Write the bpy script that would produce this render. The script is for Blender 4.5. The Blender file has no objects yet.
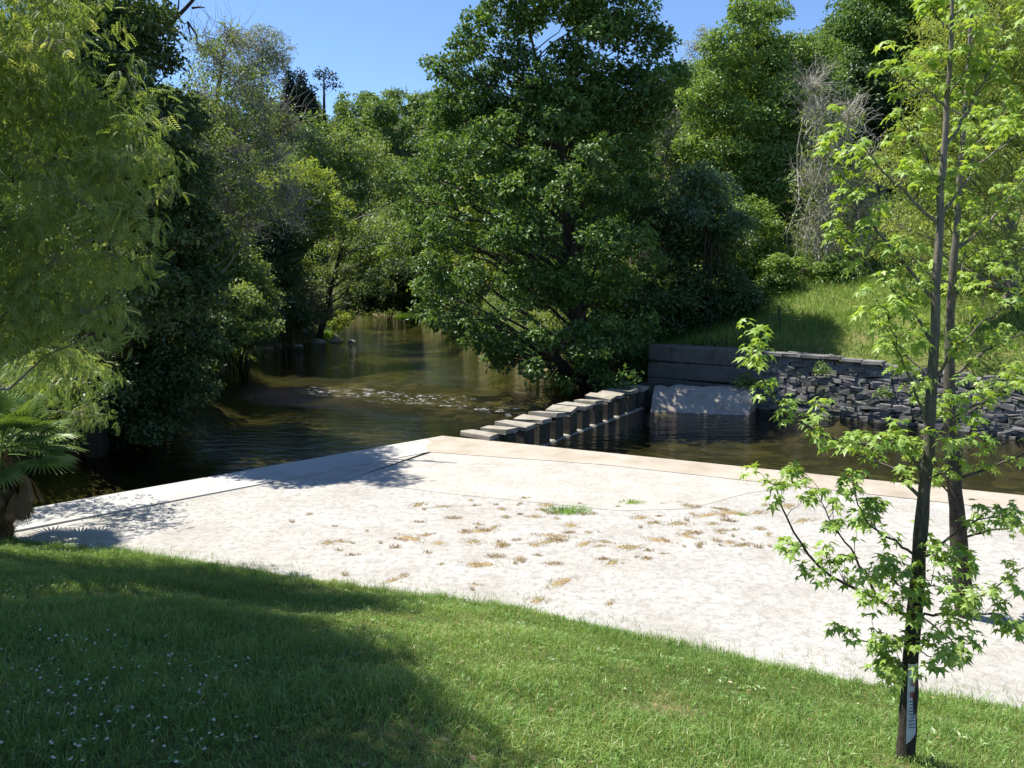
import bpy, math, random
import numpy as np
from mathutils import Vector

R = np.random.default_rng(7)
random.seed(7)
sc = bpy.context.scene
COL = sc.collection

# ------------------------------------------------------------------ camera
F = 803.0
H = 4.0
PITCH = math.radians(8.1)
CP, SP = math.cos(PITCH), math.sin(PITCH)


def ray(u, v):
    a, b = (u - 512) / F, (384 - v) / F
    return np.array([a, CP + b * SP, -SP + b * CP])


def P(u, v, Y):
    d = ray(u, v)
    return np.array([0, 0, H]) + d * (Y / d[1])


def G(u, v, z=0.0):
    d = ray(u, v)
    return np.array([0, 0, H]) + d * ((z - H) / d[2])


cam = bpy.data.cameras.new('camera')
cam.sensor_width = 36
cam.lens = F / 1024 * 36
cam.clip_end = 3000
cam.clip_start = 0.05
co = bpy.data.objects.new('camera', cam)
co.location = (0, 0, H)
co.rotation_euler = (math.pi / 2 - PITCH, 0, 0)
COL.objects.link(co)
sc.camera = co

# ------------------------------------------------------------------ light
EL, AZ = math.radians(60), math.radians(-68)
SUN = np.array([math.sin(AZ) * math.cos(EL), math.cos(AZ) * math.cos(EL), math.sin(EL)])
sl = bpy.data.lights.new('sun', 'SUN')
sl.energy = 4.9
sl.angle = math.radians(0.55)
sl.color = (1.0, 0.95, 0.86)
so = bpy.data.objects.new('sun', sl)
so.rotation_euler = Vector(-SUN).to_track_quat('-Z', 'Y').to_euler()
COL.objects.link(so)
w = bpy.data.worlds.new('World')
sc.world = w
w.use_nodes = True
nt = w.node_tree
sky = nt.nodes.new('ShaderNodeTexSky')
sky.sky_type = 'NISHITA'
sky.sun_disc = False
sky.sun_elevation = EL
sky.sun_rotation = AZ
sky.air_density = 1.0
sky.dust_density = 0.0
sky.altitude = 2500
sky.ozone_density = 5.5
nt.links.new(sky.outputs[0], nt.nodes['Background'].inputs[0])
nt.nodes['Background'].inputs[1].default_value = 0.112
sc.view_settings.view_transform = 'Standard'
sc.view_settings.look = 'None'
sc.view_settings.exposure = 1.0
sc.view_settings.gamma = 1
sc.cycles.use_denoising = True
sc.cycles.max_bounces = 6
sc.cycles.diffuse_bounces = 3
sc.cycles.glossy_bounces = 3
sc.cycles.transmission_bounces = 4
sc.cycles.transparent_max_bounces = 8
sc.cycles.caustics_reflective = False
sc.cycles.caustics_refractive = False


# ------------------------------------------------------------------ materials
class NT:
    def __init__(s, name):
        s.m = bpy.data.materials.new(name)
        s.m.use_nodes = True
        s.t = s.m.node_tree
        s.t.nodes.clear()
        s.out = s.n('ShaderNodeOutputMaterial')
        s.geo = None

    def n(s, typ, **kw):
        x = s.t.nodes.new(typ)
        for k, v in kw.items():
            if k.startswith('i_'):
                x.inputs[k[2:].replace('_', ' ')].default_value = v
            else:
                setattr(x, k, v)
        return x

    def l(s, a, b):
        s.t.links.new(a, b)

    def pos(s):
        if s.geo is None:
            s.geo = s.n('ShaderNodeNewGeometry')
        return s.geo.outputs['Position']

    def noise(s, scale, detail=4, rough=0.55, vec=None, dist=0.0):
        x = s.n('ShaderNodeTexNoise')
        x.inputs['Scale'].default_value = scale
        x.inputs['Detail'].default_value = detail
        x.inputs['Roughness'].default_value = rough
        x.inputs['Distortion'].default_value = dist
        s.l(vec or s.pos(), x.inputs['Vector'])
        return x.outputs['Fac']

    def mapping(s, scale=(1, 1, 1), rot=(0, 0, 0)):
        x = s.n('ShaderNodeMapping')
        x.inputs['Scale'].default_value = scale
        x.inputs['Rotation'].default_value = rot
        s.l(s.pos(), x.inputs['Vector'])
        return x.outputs[0]

    def ramp(s, fac, stops, interp='LINEAR'):
        x = s.n('ShaderNodeValToRGB')
        e = x.color_ramp.elements
        x.color_ramp.interpolation = interp
        while len(e) < len(stops):
            e.new(0.5)
        for el, (p, c) in zip(e, stops):
            el.position = p
            if not hasattr(c, '__len__'):
                c = (c, c, c)
            el.color = (*c, 1)
        s.l(fac, x.inputs[0])
        return x.outputs[0]

    def mix(s, fac, a, b, typ='MIX'):
        x = s.n('ShaderNodeMix', data_type='RGBA', blend_type=typ)
        for sock, v in ((x.inputs[0], fac), (x.inputs[6], a), (x.inputs[7], b)):
            if isinstance(v, (int, float)):
                sock.default_value = v
            elif isinstance(v, tuple):
                sock.default_value = (*v, 1)
            else:
                s.l(v, sock)
        return x.outputs[2]

    def math(s, op, a, b=0.0):
        x = s.n('ShaderNodeMath', operation=op)
        for sock, v in ((x.inputs[0], a), (x.inputs[1], b)):
            if isinstance(v, (int, float)):
                sock.default_value = v
            else:
                s.l(v, sock)
        return x.outputs[0]

    def bump(s, h, strength=0.5, dist=0.02, normal=None):
        x = s.n('ShaderNodeBump')
        x.inputs['Strength'].default_value = strength
        x.inputs['Distance'].default_value = dist
        s.l(h, x.inputs['Height'])
        if normal is not None:
            s.l(normal, x.inputs['Normal'])
        return x.outputs[0]

    def principled(s, col, rough=0.8, spec=0.3, normal=None):
        x = s.n('ShaderNodeBsdfPrincipled')
        if isinstance(col, tuple):
            x.inputs['Base Color'].default_value = (*col, 1)
        else:
            s.l(col, x.inputs['Base Color'])
        if isinstance(rough, (int, float)):
            x.inputs['Roughness'].default_value = rough
        else:
            s.l(rough, x.inputs['Roughness'])
        x.inputs['Specular IOR Level'].default_value = spec
        if normal is not None:
            s.l(normal, x.inputs['Normal'])
        s.l(x.outputs[0], s.out.inputs[0])
        return x


def attr(s, name):
    return s.n('ShaderNodeAttribute', attribute_name=name).outputs['Fac']


def leaf_mat(name, ca, cb, cc=None, transl=0.38, gloss=0.04, rough=0.48, sat=1.25):
    """leaf colour varies leaf by leaf (attribute tint) and a bit over the crown"""
    s = NT(name)
    stops = [(0.0, ca), (0.7, cb)] + ([(1.0, cc)] if cc else [])
    col = s.ramp(attr(s, 'tint'), stops)
    d = s.n('ShaderNodeBsdfDiffuse')
    s.l(col, d.inputs[0])
    t = s.n('ShaderNodeBsdfTranslucent')
    tc = s.mix(1.0, col, (1.2 * sat, 1.08 * sat, 0.62), 'MULTIPLY')
    s.l(tc, t.inputs[0])
    m = s.n('ShaderNodeMixShader')
    m.inputs[0].default_value = transl
    s.l(d.outputs[0], m.inputs[1])
    s.l(t.outputs[0], m.inputs[2])
    g = s.n('ShaderNodeBsdfGlossy')
    g.inputs['Roughness'].default_value = rough
    m2 = s.n('ShaderNodeMixShader')
    m2.inputs[0].default_value = gloss
    s.l(m.outputs[0], m2.inputs[1])
    s.l(g.outputs[0], m2.inputs[2])
    s.l(m2.outputs[0], s.out.inputs[0])
    return s.m


def bark_mat(name, ca, cb, scale=6.0):
    s = NT(name)
    v = s.mapping((scale, scale, scale * 0.25))
    f = s.noise(1.0, 6, 0.65, v)
    col = s.ramp(f, [(0.3, ca), (0.7, cb)])
    s.principled(col, 0.9, 0.15, s.bump(f, 0.7, 0.02))
    return s.m


def stone_mat(name, ca, cb, scale=3.0, moss=None, bump=0.6):
    s = NT(name)
    f = s.noise(scale, 8, 0.65)
    g = s.noise(scale * 9, 4, 0.7)
    col = s.ramp(f, [(0.3, ca), (0.72, cb)])
    col = s.mix(0.35, col, s.ramp(g, [(0.35, 0.35), (0.65, 1.0)]), 'MULTIPLY')
    if moss:
        col = s.mix(s.ramp(s.noise(scale * 0.6, 5, 0.6), [(0.52, 0.0), (0.64, 0.8)]), col, moss)
    s.principled(col, 0.9, 0.2, s.bump(s.math('ADD', f, s.math('MULTIPLY', g, 0.4)), bump, 0.03))
    return s.m


# ------------------------------------------------------------------ mesh helpers
class MB:
    """collects vertex / face arrays and links them as ONE mesh object"""

    def __init__(s):
        s.v, s.f, s.mi, s.t, s.n = [], [], [], [], 0

    def add(s, v, faces, tint=None, mi=0):
        v = np.asarray(v, float).reshape(-1, 3)
        s.v.append(v)
        s.t.append(np.zeros(len(v)) if tint is None else np.broadcast_to(np.asarray(tint, float), (len(v),)))
        for f in (faces if isinstance(faces, list) else [faces]):
            f = np.asarray(f, int)
            s.f.append(f + s.n)
            s.mi.append(np.full(len(f), mi))
        s.n += len(v)
        return s

    def mesh(s, name, mats, smooth=False):
        v = np.concatenate(s.v)
        me = bpy.data.meshes.new(name)
        me.vertices.add(len(v))
        me.vertices.foreach_set('co', v.astype(np.float32).ravel())
        cnt = np.concatenate([np.full(len(f), f.shape[1]) for f in s.f])
        idx = np.concatenate([f.ravel() for f in s.f])
        me.loops.add(len(idx))
        me.loops.foreach_set('vertex_index', idx.astype(np.int32))
        me.polygons.add(len(cnt))
        st = np.concatenate([[0], np.cumsum(cnt)[:-1]])
        me.polygons.foreach_set('loop_start', st.astype(np.int32))
        me.polygons.foreach_set('loop_total', cnt.astype(np.int32))
        for m in (mats if isinstance(mats, (list, tuple)) else [mats]):
            me.materials.append(m)
        me.polygons.foreach_set('material_index', np.concatenate(s.mi).astype(np.int32))
        me.polygons.foreach_set('use_smooth', np.full(len(cnt), smooth))
        a = me.attributes.new('tint', 'FLOAT', 'POINT')
        a.data.foreach_set('value', np.concatenate(s.t).astype(np.float32))
        me.update(calc_edges=True)
        return me

    def obj(s, name, mats, parent=None, smooth=False):
        """geometry is given in world space; a part's origin sits at its thing's base"""
        l, q = np.zeros(3), parent
        while q is not None:
            l, q = l + np.array(q.location), q.parent
        s.v = [v - l for v in s.v]
        o = bpy.data.objects.new(name, s.mesh(name, mats, smooth))
        COL.objects.link(o)
        o.parent = parent
        return o


def tag(o, label=None, cat=None, group=None, kind=None):
    if label:
        o['label'] = label
    if cat:
        o['category'] = cat
    if group:
        o['group'] = group
    if kind:
        o['kind'] = kind
    return o


def thing(name, loc, label, cat, group=None):
    o = bpy.data.objects.new(name, None)
    o.empty_display_size = 0.3
    o.location = [float(x) for x in loc]
    COL.objects.link(o)
    return tag(o, label, cat, group)


def nrm(a):
    return a / np.maximum(np.linalg.norm(a, axis=-1, keepdims=True), 1e-9)


def curves(pts, rad, sides=5):
    """tubes along many polylines at once: pts (N,k,3), rad (N,k)"""
    pts = np.asarray(pts, float)
    rad = np.asarray(rad, float)
    if pts.ndim == 2:
        pts, rad = pts[None], rad[None]
    N, k, _ = pts.shape
    T = nrm(np.gradient(pts, axis=1))
    ref = np.broadcast_to(nrm(np.array([[[0.37, 0.83, 0.11]]])), T.shape)
    A = nrm(np.cross(T, ref))
    B = np.cross(T, A)
    th = np.arange(sides) * 2 * math.pi / sides
    ring = (A[:, :, None] * np.cos(th)[None, None, :, None] + B[:, :, None] * np.sin(th)[None, None, :, None])
    v = pts[:, :, None] + ring * rad[:, :, None, None]
    base = (np.arange(N) * k * sides)[:, None, None] + (np.arange(k - 1) * sides)[None, :, None]
    j = np.arange(sides)[None, None]
    j2 = (j + 1) % sides
    q = np.stack([base + j, base + j2, base + sides + j2, base + sides + j], -1).reshape(-1, 4)
    return v.reshape(-1, 3), q


def resample(path, n):
    path = np.asarray(path, float)
    d = np.concatenate([[0], np.cumsum(np.linalg.norm(np.diff(path, axis=0), axis=1))])
    t = np.linspace(0, d[-1], n)
    out = np.stack([np.interp(t, d, path[:, i]) for i in range(3)], 1)
    if n > 6:
        for _ in range(2):
            out[1:-1] = out[1:-1] * 0.5 + (out[:-2] + out[2:]) * 0.25
    return out


LEAF4 = (np.array([[0, 0, 0], [0.45, -0.5, 0.10], [1, 0, -0.12], [0.5, 0.5, 0.10]]), [np.array([[0, 1, 2, 3]])])


def star_leaf():
    o = []
    for a, l in [(-118, .50), (-88, .30), (-58, .86), (-29, .40), (0, 1.06), (29, .40), (58, .86), (88, .30), (118, .50)]:
        a = math.radians(a)
        o.append([0.12 + l * math.cos(a) * 0.82, l * math.sin(a) * 0.82, -0.22 * l * l + 0.02])
    v = np.array([[0, 0, 0], [0.16, 0, 0.06]] + o)
    n = len(o)
    f = [[1, 2 + i, 3 + i] for i in range(n - 1)] + [[1, 0, 2], [1, 1 + n, 0]]
    return v, [np.array(f)]


def pinnate_leaf(n=7):
    """a feathery compound leaf: pairs of narrow leaflets along a drooping rachis"""
    v, f = [], []
    for i in range(n):
        t = (i + 1) / n
        cx, cz = t * 0.9, -0.35 * t * t
        L = 0.30 * (1 - 0.45 * abs(t - 0.45))
        for s in (-1, 1):
            b = len(v)
            w = 0.055
            dx, dy = 0.5 * L, s * L
            v += [[cx, 0, cz], [cx + dx * .5 + w, dy * .5, cz + .01], [cx + dx, dy, cz - .09], [cx + dx * .5 - w, dy * .55, cz + .01]]
            f.append([b, b + 1, b + 2, b + 3])
    return np.array(v), [np.array(f)]


STAR = star_leaf()
PINN = pinnate_leaf()


def leaves(mb, pos, X, Nn, size, width=1.0, tmpl=LEAF4, tint=None, mi=0):
    """place one leaf per position; X along the blade, Nn its upper side"""
    tv, tf = tmpl
    n, k = len(pos), len(tv)
    X = nrm(X)
    Y = nrm(np.cross(Nn, X))
    Z = np.cross(X, Y)
    s = np.broadcast_to(np.asarray(size, float), (n,))[:, None, None]
    v = pos[:, None] + s * (X[:, None] * tv[None, :, 0, None] + Y[:, None] * tv[None, :, 1, None] * width + Z[:, None] * tv[None, :, 2, None])
    if tint is None:
        tint = R.random(n)
    fs = [(f[None] + (np.arange(n) * k)[:, None, None]).reshape(-1, f.shape[1]) for f in tf]
    mb.add(v, fs, np.repeat(tint, k), mi)


def rnd(n):
    return nrm(R.normal(size=(n, 3)))


def foliage(mb, cl, leaf=0.12, width=0.6, lai=1.3, spray=0.28, per=22, droop=0.35, tmpl=LEAF4, flat=0.45, shell=0.3, area=0.5, up=0.9, tuft=0.42, loose=0.25):
    """fill clumps (x,y,z,r) with leafy tufts, each a ragged dome of leaves; returns the tuft centres and their clump"""
    cl = np.asarray(cl, float)
    lai, leaf = lai * 2.7, leaf * 1.2
    na = np.maximum((lai * math.pi * cl[:, 3] ** 2 / (leaf * leaf * width * area)).astype(int), 12)
    nt = np.clip((2.6 / tuft ** 2 * (0.6 + 0.4 * R.random(len(cl)))).astype(int), 4, np.maximum(na // 6, 4))
    idx = np.repeat(np.arange(len(cl)), nt)
    c, r = cl[idx, :3], cl[idx, 3]
    d = rnd(len(idx))
    rr = (shell + (1 - shell) * R.random(len(idx)) ** 0.55) * (0.8 + 0.35 * R.random(len(idx)))
    sp = c + d * (r * rr)[:, None] * np.array([1, 1, 0.85])
    tr = np.maximum(r * tuft, leaf * 1.3) * R.uniform(0.6, 1.25, len(idx))
    stint = R.normal(0, 0.13, len(idx))
    ctint = R.normal(0, 0.10, len(cl))
    w = tr ** 2 / np.bincount(idx, tr ** 2)[idx]
    cnt = np.maximum((na[idx] * w).astype(int), 3)
    i2 = np.repeat(np.arange(len(sp)), cnt)
    n = len(i2)
    dd = rnd(n)
    dd[:, 2] = np.where(dd[:, 2] < -0.35, -dd[:, 2], dd[:, 2])
    q = np.where(R.random(n) < loose, R.uniform(0.1, 1.5, n), R.uniform(0.72, 1.08, n))
    off = dd * (tr[i2] * q)[:, None] * np.array([1, 1, 0.78])
    off[:, 2] -= droop * 0.5 * np.linalg.norm(off[:, :2], axis=1)
    pos = sp[i2] + off
    hz_ = dd * np.array([1, 1, 0.2])
    X = nrm(hz_) * 0.7 + R.normal(size=off.shape) * 0.55 + np.array([0, 0, -droop])
    Nn = dd * 0.75 + np.array([0, 0, 0.45 * up]) + d[i2] * 0.2 + R.normal(size=off.shape) * 0.42
    size = leaf * (0.65 + 0.6 * R.random(n))
    tint = np.clip(0.45 + stint[i2] + ctint[idx[i2]] + R.normal(0, 0.16, n), 0, 1)
    leaves(mb, pos, X, Nn, size, width, tmpl, tint)
    return sp, idx


def limbs(mb, trunk, trad, cl, minz=0.0, sides=5, k=7, rmul=1.0, rise=0.55):
    """a limb from the trunk into each clump"""
    trunk = np.asarray(trunk, float)
    fine = resample(trunk, 60)
    fr = np.interp(np.linspace(0, 1, 60), np.linspace(0, 1, len(trad)), trad)
    P_, R_ = [], []
    for c in cl:
        hd = np.linalg.norm(fine[:, :2] - c[:2], axis=1)
        tz = np.clip(c[2] - rise * hd - 0.2, max(minz, fine[0, 2]), fine[-1, 2])
        i = int(np.argmin(np.abs(fine[:, 2] - tz)))
        a = fine[i]
        e = np.asarray(c[:3])
        L = np.linalg.norm(e - a)
        if L < 0.15:
            continue
        m = a + (e - a) * 0.5 + np.array([0, 0, 0.10 * L]) + R.normal(size=3) * 0.07 * L
        t = np.linspace(0, 1, k)[:, None]
        p = a * (1 - t) ** 2 + 2 * m * t * (1 - t) + e * t ** 2
        p[1:-1] += R.normal(size=(k - 2, 3)) * 0.025 * L
        r0 = min(fr[i] * 0.5, (0.008 + 0.0075 * L) * rmul)
        P_.append(p)
        R_.append(np.linspace(r0, max(r0 * 0.25, 0.008), k))
    if P_:
        mb.add(*curves(P_, R_, sides))


def twigs(mb, A, B, r, k=4, sag=0.08, jit=0.05, sides=3):
    A, B = np.asarray(A), np.asarray(B)
    t = np.linspace(0, 1, k)[None, :, None]
    L = np.linalg.norm(B - A, axis=1)[:, None, None]
    p = A[:, None] * (1 - t) + B[:, None] * t
    p = p + np.array([0, 0, 1.0]) * (sag * L * np.sin(t * math.pi)) + R.normal(size=p.shape) * jit * L * np.sin(t * math.pi)
    rad = np.broadcast_to(np.linspace(1, 0.35, k)[None], p.shape[:2]) * np.broadcast_to(np.asarray(r, float), (len(A),))[:, None]
    mb.add(*curves(p, rad, sides))


def box(mb, c, size, rotz=0.0, jit=0.0, tint=None, mi=0, tilt=(0, 0)):
    """a block with slightly uneven corners and cut edges"""
    sx, sy, sz = [x / 2 for x in size]
    b = min(sx, sy, sz) * 0.18
    v = []
    for z, i in ((-sz, b), (-sz + b, 0), (sz - b, 0), (sz, b)):
        x, y = sx - i, sy - i
        v += [[-x, -y, z], [x, -y, z], [x, y, z], [-x, y, z]]
    v = np.array(v)
    if jit:
        j = R.normal(size=(4, 3)) * jit
        v += np.tile(j, (4, 1)) + R.normal(size=v.shape) * jit * 0.4
    v[:, 2] += v[:, 0] * tilt[0] + v[:, 1] * tilt[1]
    cz, sn = math.cos(rotz), math.sin(rotz)
    v = np.stack([v[:, 0] * cz - v[:, 1] * sn, v[:, 0] * sn + v[:, 1] * cz, v[:, 2]], 1) + np.asarray(c)
    f = [[0, 3, 2, 1], [12, 13, 14, 15]]
    for l in range(3):
        for i in range(4):
            a, bb = l * 4 + i, l * 4 + (i + 1) % 4
            f.append([a, bb, bb + 4, a + 4])
    mb.add(v, np.array(f), tint, mi)


def rock(mb, c, s, tint=None, seg=7):
    """an irregular boulder"""
    th = np.linspace(0, 2 * math.pi, seg, endpoint=False)
    v = []
    for a, rr in ((-0.9, 0.45), (-0.4, 0.95), (0.15, 1.0), (0.65, 0.7), (0.95, 0.25)):
        v.append(np.stack([np.cos(th) * rr, np.sin(th) * rr, np.full(seg, a)], 1))
    v = np.concatenate(v) * (1 + R.normal(size=(5 * seg, 1)) * 0.12)
    v = v * np.asarray(s) * 0.5
    a = R.random() * 6.28
    v = np.stack([v[:, 0] * math.cos(a) - v[:, 1] * math.sin(a), v[:, 0] * math.sin(a) + v[:, 1] * math.cos(a), v[:, 2]], 1) + np.asarray(c)
    f = []
    for l in range(4):
        for i in range(seg):
            f.append([l * seg + i, l * seg + (i + 1) % seg, (l + 1) * seg + (i + 1) % seg, (l + 1) * seg + i])
    t = [[4 * seg, 4 * seg + i, 4 * seg + i + 1] for i in range(1, seg - 1)]
    mb.add(v, [np.array(f), np.array(t)], tint)


def prism(mb, poly, z0, z1, mi=0):
    """polygon extruded from z0 to z1 (scalars or per-vertex tops)"""
    poly = np.asarray(poly, float)[:, :2]
    n = len(poly)
    t = np.broadcast_to(np.asarray(z1, float), (n,))
    v = np.concatenate([np.c_[poly, np.full(n, z0)], np.c_[poly, t]])
    side = np.array([[i, (i + 1) % n, n + (i + 1) % n, n + i] for i in range(n)])
    mb.add(v, [side, np.arange(n, 2 * n)[None]], None, mi)


# ------------------------------------------------------------------ terrain
WZ = -0.62
RIVER = np.array([(-15.8, 5.8), (-1.7, 19.1), (8.9, 14.0), (22, 7.7), (30, 3.8), (36, 9), (20, 17.2), (13.8, 21.7), (9.0, 26.0), (4.9, 28.7),
                  (3.2, 31), (1.5, 36), (-1.0, 45), (-5, 60), (-9, 74), (-20, 92), (-38, 100), (-41, 92), (-27, 84), (-18, 72), (-12.0, 57),
                  (-12.4, 51.5), (-14.8, 45), (-12.3, 34), (-10.6, 26), (-10.2, 20), (-15.0, 13)])


def river_sd(x, y):
    """distance to the river's edge, positive on land"""
    best = np.full(x.shape, 1e9)
    inside = np.zeros(x.shape, bool)
    n = len(RIVER)
    for i in range(n):
        a, b = RIVER[i], RIVER[(i + 1) % n]
        d = b - a
        t = np.clip(((x - a[0]) * d[0] + (y - a[1]) * d[1]) / (d @ d), 0, 1)
        best = np.minimum(best, np.hypot(x - a[0] - t * d[0], y - a[1] - t * d[1]))
        cond = (a[1] > y) != (b[1] > y)
        xi = a[0] + (y - a[1]) / (b[1] - a[1] + 1e-12) * d[0]
        inside ^= cond & (x < xi)
    return np.where(inside, -best, best)


def sstep(a, b, t):
    t = np.clip((t - a) / (b - a), 0, 1)
    return t * t * (3 - 2 * t)


def front_y(x):
    """river-side edge line of the paved platform"""
    return np.where(x < -1.7, 19.1 + (x + 1.7) * 0.944, 19.1 - (x + 1.7) * 0.481)


def terrain(x, y):
    x, y = np.asarray(x, float), np.asarray(y, float)
    sd = river_sd(x, y)
    bed = -1.45 + 0.55 * sstep(-1.6, 0, sd) + 0.10 * np.sin(x * 1.3 + y * 0.7) * np.sin(y * 0.9 - x * 0.4)
    side = x + 0.28 * (y - 30) - 3.0          # >0: right bank
    right = sstep(-2, 4, side)
    wall = right * sstep(31.5, 28.5, y) * (x > 4.0)
    slope = 0.24 + 0.09 * right
    far = sstep(70, 150, y)
    up = slope * np.maximum(sd - 0.5, 0)
    up = 62 * (1 - np.exp(-up / 62)) + far * 13 * sstep(0, 60, sd)
    nat = -0.9 + 1.3 * sstep(-0.2, 1.6, sd) + up
    wl = -1.0 + 2.15 * sstep(0.35, 1.35, sd) + up
    land = nat * (1 - wall) + wl * wall + 0.16 * np.sin(x * 0.8 + 1.1) * np.sin(y * 0.65) * sstep(2, 6, sd)
    near = (y < front_y(x) - 0.02) & (x > -16.5)
    z = np.where(sd > 0, land, bed)
    z = np.where(near & (sd > 0), -1.0, z)
    return z


LAWN_EDGE = np.array([G(u, v, 0.0)[:2] for u, v in [(-260, 517), (-100, 528), (0, 542), (130, 556), (260, 575), (400, 596), (520, 612), (640, 641), (760, 667), (880, 691), (1024, 716), (1150, 736)]])
LAWN_EDGE = np.concatenate([[[-30, 14.0]], LAWN_EDGE, [[12, 4.6], [30, 0]]])


def lawn_dist(x, y):
    best = np.full(np.shape(x), 1e9)
    for i in range(len(LAWN_EDGE) - 1):
        a, b = LAWN_EDGE[i], LAWN_EDGE[i + 1]
        d = b - a
        t = np.clip(((x - a[0]) * d[0] + (y - a[1]) * d[1]) / (d @ d), 0, 1)
        best = np.minimum(best, np.hypot(x - a[0] - t * d[0], y - a[1] - t * d[1]))
    ye = np.interp(x, LAWN_EDGE[:, 0], LAWN_EDGE[:, 1])
    return np.where(y < ye, best, -best)


def lawn_z(x, y):
    d = lawn_dist(x, y)
    z = 0.03 + 2.75 * (1 - np.exp(-0.285 * np.maximum(d, 0) / 2.75 - 0.012 * np.maximum(d, 0) ** 2))
    z = np.where(d < 0, 0.03 + d * 0.35, z)
    return z + (0.035 * np.sin(x * 1.7) * np.sin(y * 2.1 + 0.6) + 0.02 * np.sin(x * 4.1 + 1) * np.sin(y * 3.7)) * np.clip(d, 0, 1)


def grid_axis(lo, a, b, hi, step):
    core = np.arange(a, b + 1e-6, step)

    def grow(s, e):
        out, p, st = [], s, step
        while abs(p - s) < abs(e - s):
            st *= 1.16
            p += st * (1 if e > s else -1)
            out.append(p)
        return out
    return np.array(grow(a, lo)[::-1] + list(core) + grow(b, hi))


def grid_mesh(xs, ys, zf):
    X, Y = np.meshgrid(xs, ys)
    v = np.stack([X, Y, zf(X, Y)], -1).reshape(-1, 3)
    i = np.arange(len(ys) - 1)[:, None] * len(xs) + np.arange(len(xs) - 1)[None]
    q = np.stack([i, i + 1, i + 1 + len(xs), i + len(xs)], -1).reshape(-1, 4)
    return v, q


# ground material: river bed stones near water level, leaf litter and grass above
s = NT('ground_soil')
zz = s.n('ShaderNodeSeparateXYZ')
s.l(s.pos(), zz.inputs[0])
n1 = s.noise(0.5, 6)
n2 = s.noise(5, 6, 0.7)
vor = s.n('ShaderNodeTexVoronoi', feature='F1')
vor.inputs['Scale'].default_value = 2.6
s.l(s.pos(), vor.inputs['Vector'])
vcol = s.n('ShaderNodeSeparateColor')
s.l(vor.outputs['Color'], vcol.inputs[0])
bed = s.mix(s.ramp(vcol.outputs[0], [(0.2, 0.0), (0.9, 1.0)]), (0.09, 0.08, 0.045), (0.27, 0.22, 0.13))
bed = s.mix(s.ramp(s.noise(0.35, 4), [(0.4, 0.0), (0.6, 1.0)]), bed, (0.085, 0.075, 0.03))
soil = s.mix(s.ramp(n2, [(0.35, 0.0), (0.65, 1.0)]), (0.035, 0.045, 0.015), (0.08, 0.085, 0.03))
gr = s.mix(s.ramp(n2, [(0.3, 0.0), (0.7, 1.0)]), (0.07, 0.11, 0.02), (0.17, 0.20, 0.055))
gr = s.mix(s.ramp(n1, [(0.5, 0.0), (0.7, 0.8)]), gr, (0.22, 0.18, 0.09))
# the open grassy bank on the right: x from about 7 to 40, y 22..40
sx = zz.outputs[0]
msk = s.math('MULTIPLY', s.ramp(s.math('MULTIPLY', sx, 0.02), [(0.14, 0.0), (0.18, 1.0)]), s.ramp(s.math('MULTIPLY', zz.outputs[1], 0.01), [(0.38, 1.0), (0.43, 0.0)]))
land = s.mix(msk, soil, gr)
fac = s.ramp(s.math('ADD', zz.outputs[2], 0.5), [(0.0, 0.0), (0.15, 1.0)])
colr = s.mix(fac, bed, land)
s.principled(colr, 0.95, 0.15, s.bump(n2, 0.6, 0.08))
M_GROUND = s.m

xs = grid_axis(-260, -30, 36, 260, 0.6)
ys = grid_axis(-60, 2, 66, 330, 0.6)
mb = MB()
mb.add(*grid_mesh(xs, ys, terrain))
tag(mb.obj('ground', M_GROUND, smooth=True), kind='structure')

# water ------------------------------------------------------------
s = NT('river_water')
m1 = s.mapping((0.9, 2.2, 1))
w1 = s.noise(1.3, 3, 0.5, m1, 0.3)
w2 = s.noise(7.0, 3, 0.55, s.mapping((0.8, 1.5, 1)))
# riffle band running downstream to the stepping stones
zz = s.n('ShaderNodeSeparateXYZ')
s.l(s.pos(), zz.inputs[0])
c0, c1 = G(300, 388, WZ), G(560, 412, WZ)
dv = (c1 - c0)[:2]
dv /= np.linalg.norm(dv)
nx, ny = -dv[1], dv[0]
off = nx * c0[0] + ny * c0[1]
dist = s.math('SUBTRACT', s.math('ADD', s.math('MULTIPLY', zz.outputs[0], float(nx)), s.math('MULTIPLY', zz.outputs[1], float(ny))), float(off))
dist = s.math('ADD', s.math('ABSOLUTE', s.math('ADD', dist, s.math('MULTIPLY', s.math('SUBTRACT', s.noise(0.7, 2), 0.5), 1.6))), 0.0)
band = s.ramp(s.math('MULTIPLY', dist, 0.1), [(0.03, 1.0), (0.34, 0.0)])
along = s.math('ADD', s.math('MULTIPLY', zz.outputs[0], float(dv[0])), s.math('MULTIPLY', zz.outputs[1], float(dv[1])))
a0, a1 = float(c0[:2] @ dv), float(c1[:2] @ dv)
seg = s.ramp(s.math('DIVIDE', s.math('SUBTRACT', along, a0 - 4), a1 - a0 + 8), [(0.0, 0.0), (0.3, 1.0), (0.85, 1.0), (0.97, 0.0)])
band = s.math('MULTIPLY', band, seg)
calm = s.math('ADD', s.math('MULTIPLY', w1, 0.6), s.math('MULTIPLY', w2, 0.24))
rif = s.math('MULTIPLY', s.math('ADD', s.noise(3.2, 4, 0.65, m1, 0.6), s.math('MULTIPLY', w2, 0.7)), s.math('MULTIPLY', band, 4.5))
bmp = s.bump(s.math('ADD', calm, rif), 0.9, 0.09)
tr = s.n('ShaderNodeBsdfTransparent')
tr.inputs[0].default_value = (0.46, 0.475, 0.34, 1)
gl = s.n('ShaderNodeBsdfGlossy')
gl.inputs['Roughness'].default_value = 0.04
s.l(bmp, gl.inputs['Normal'])
fr = s.n('ShaderNodeFresnel')
fr.inputs['IOR'].default_value = 1.36
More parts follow.
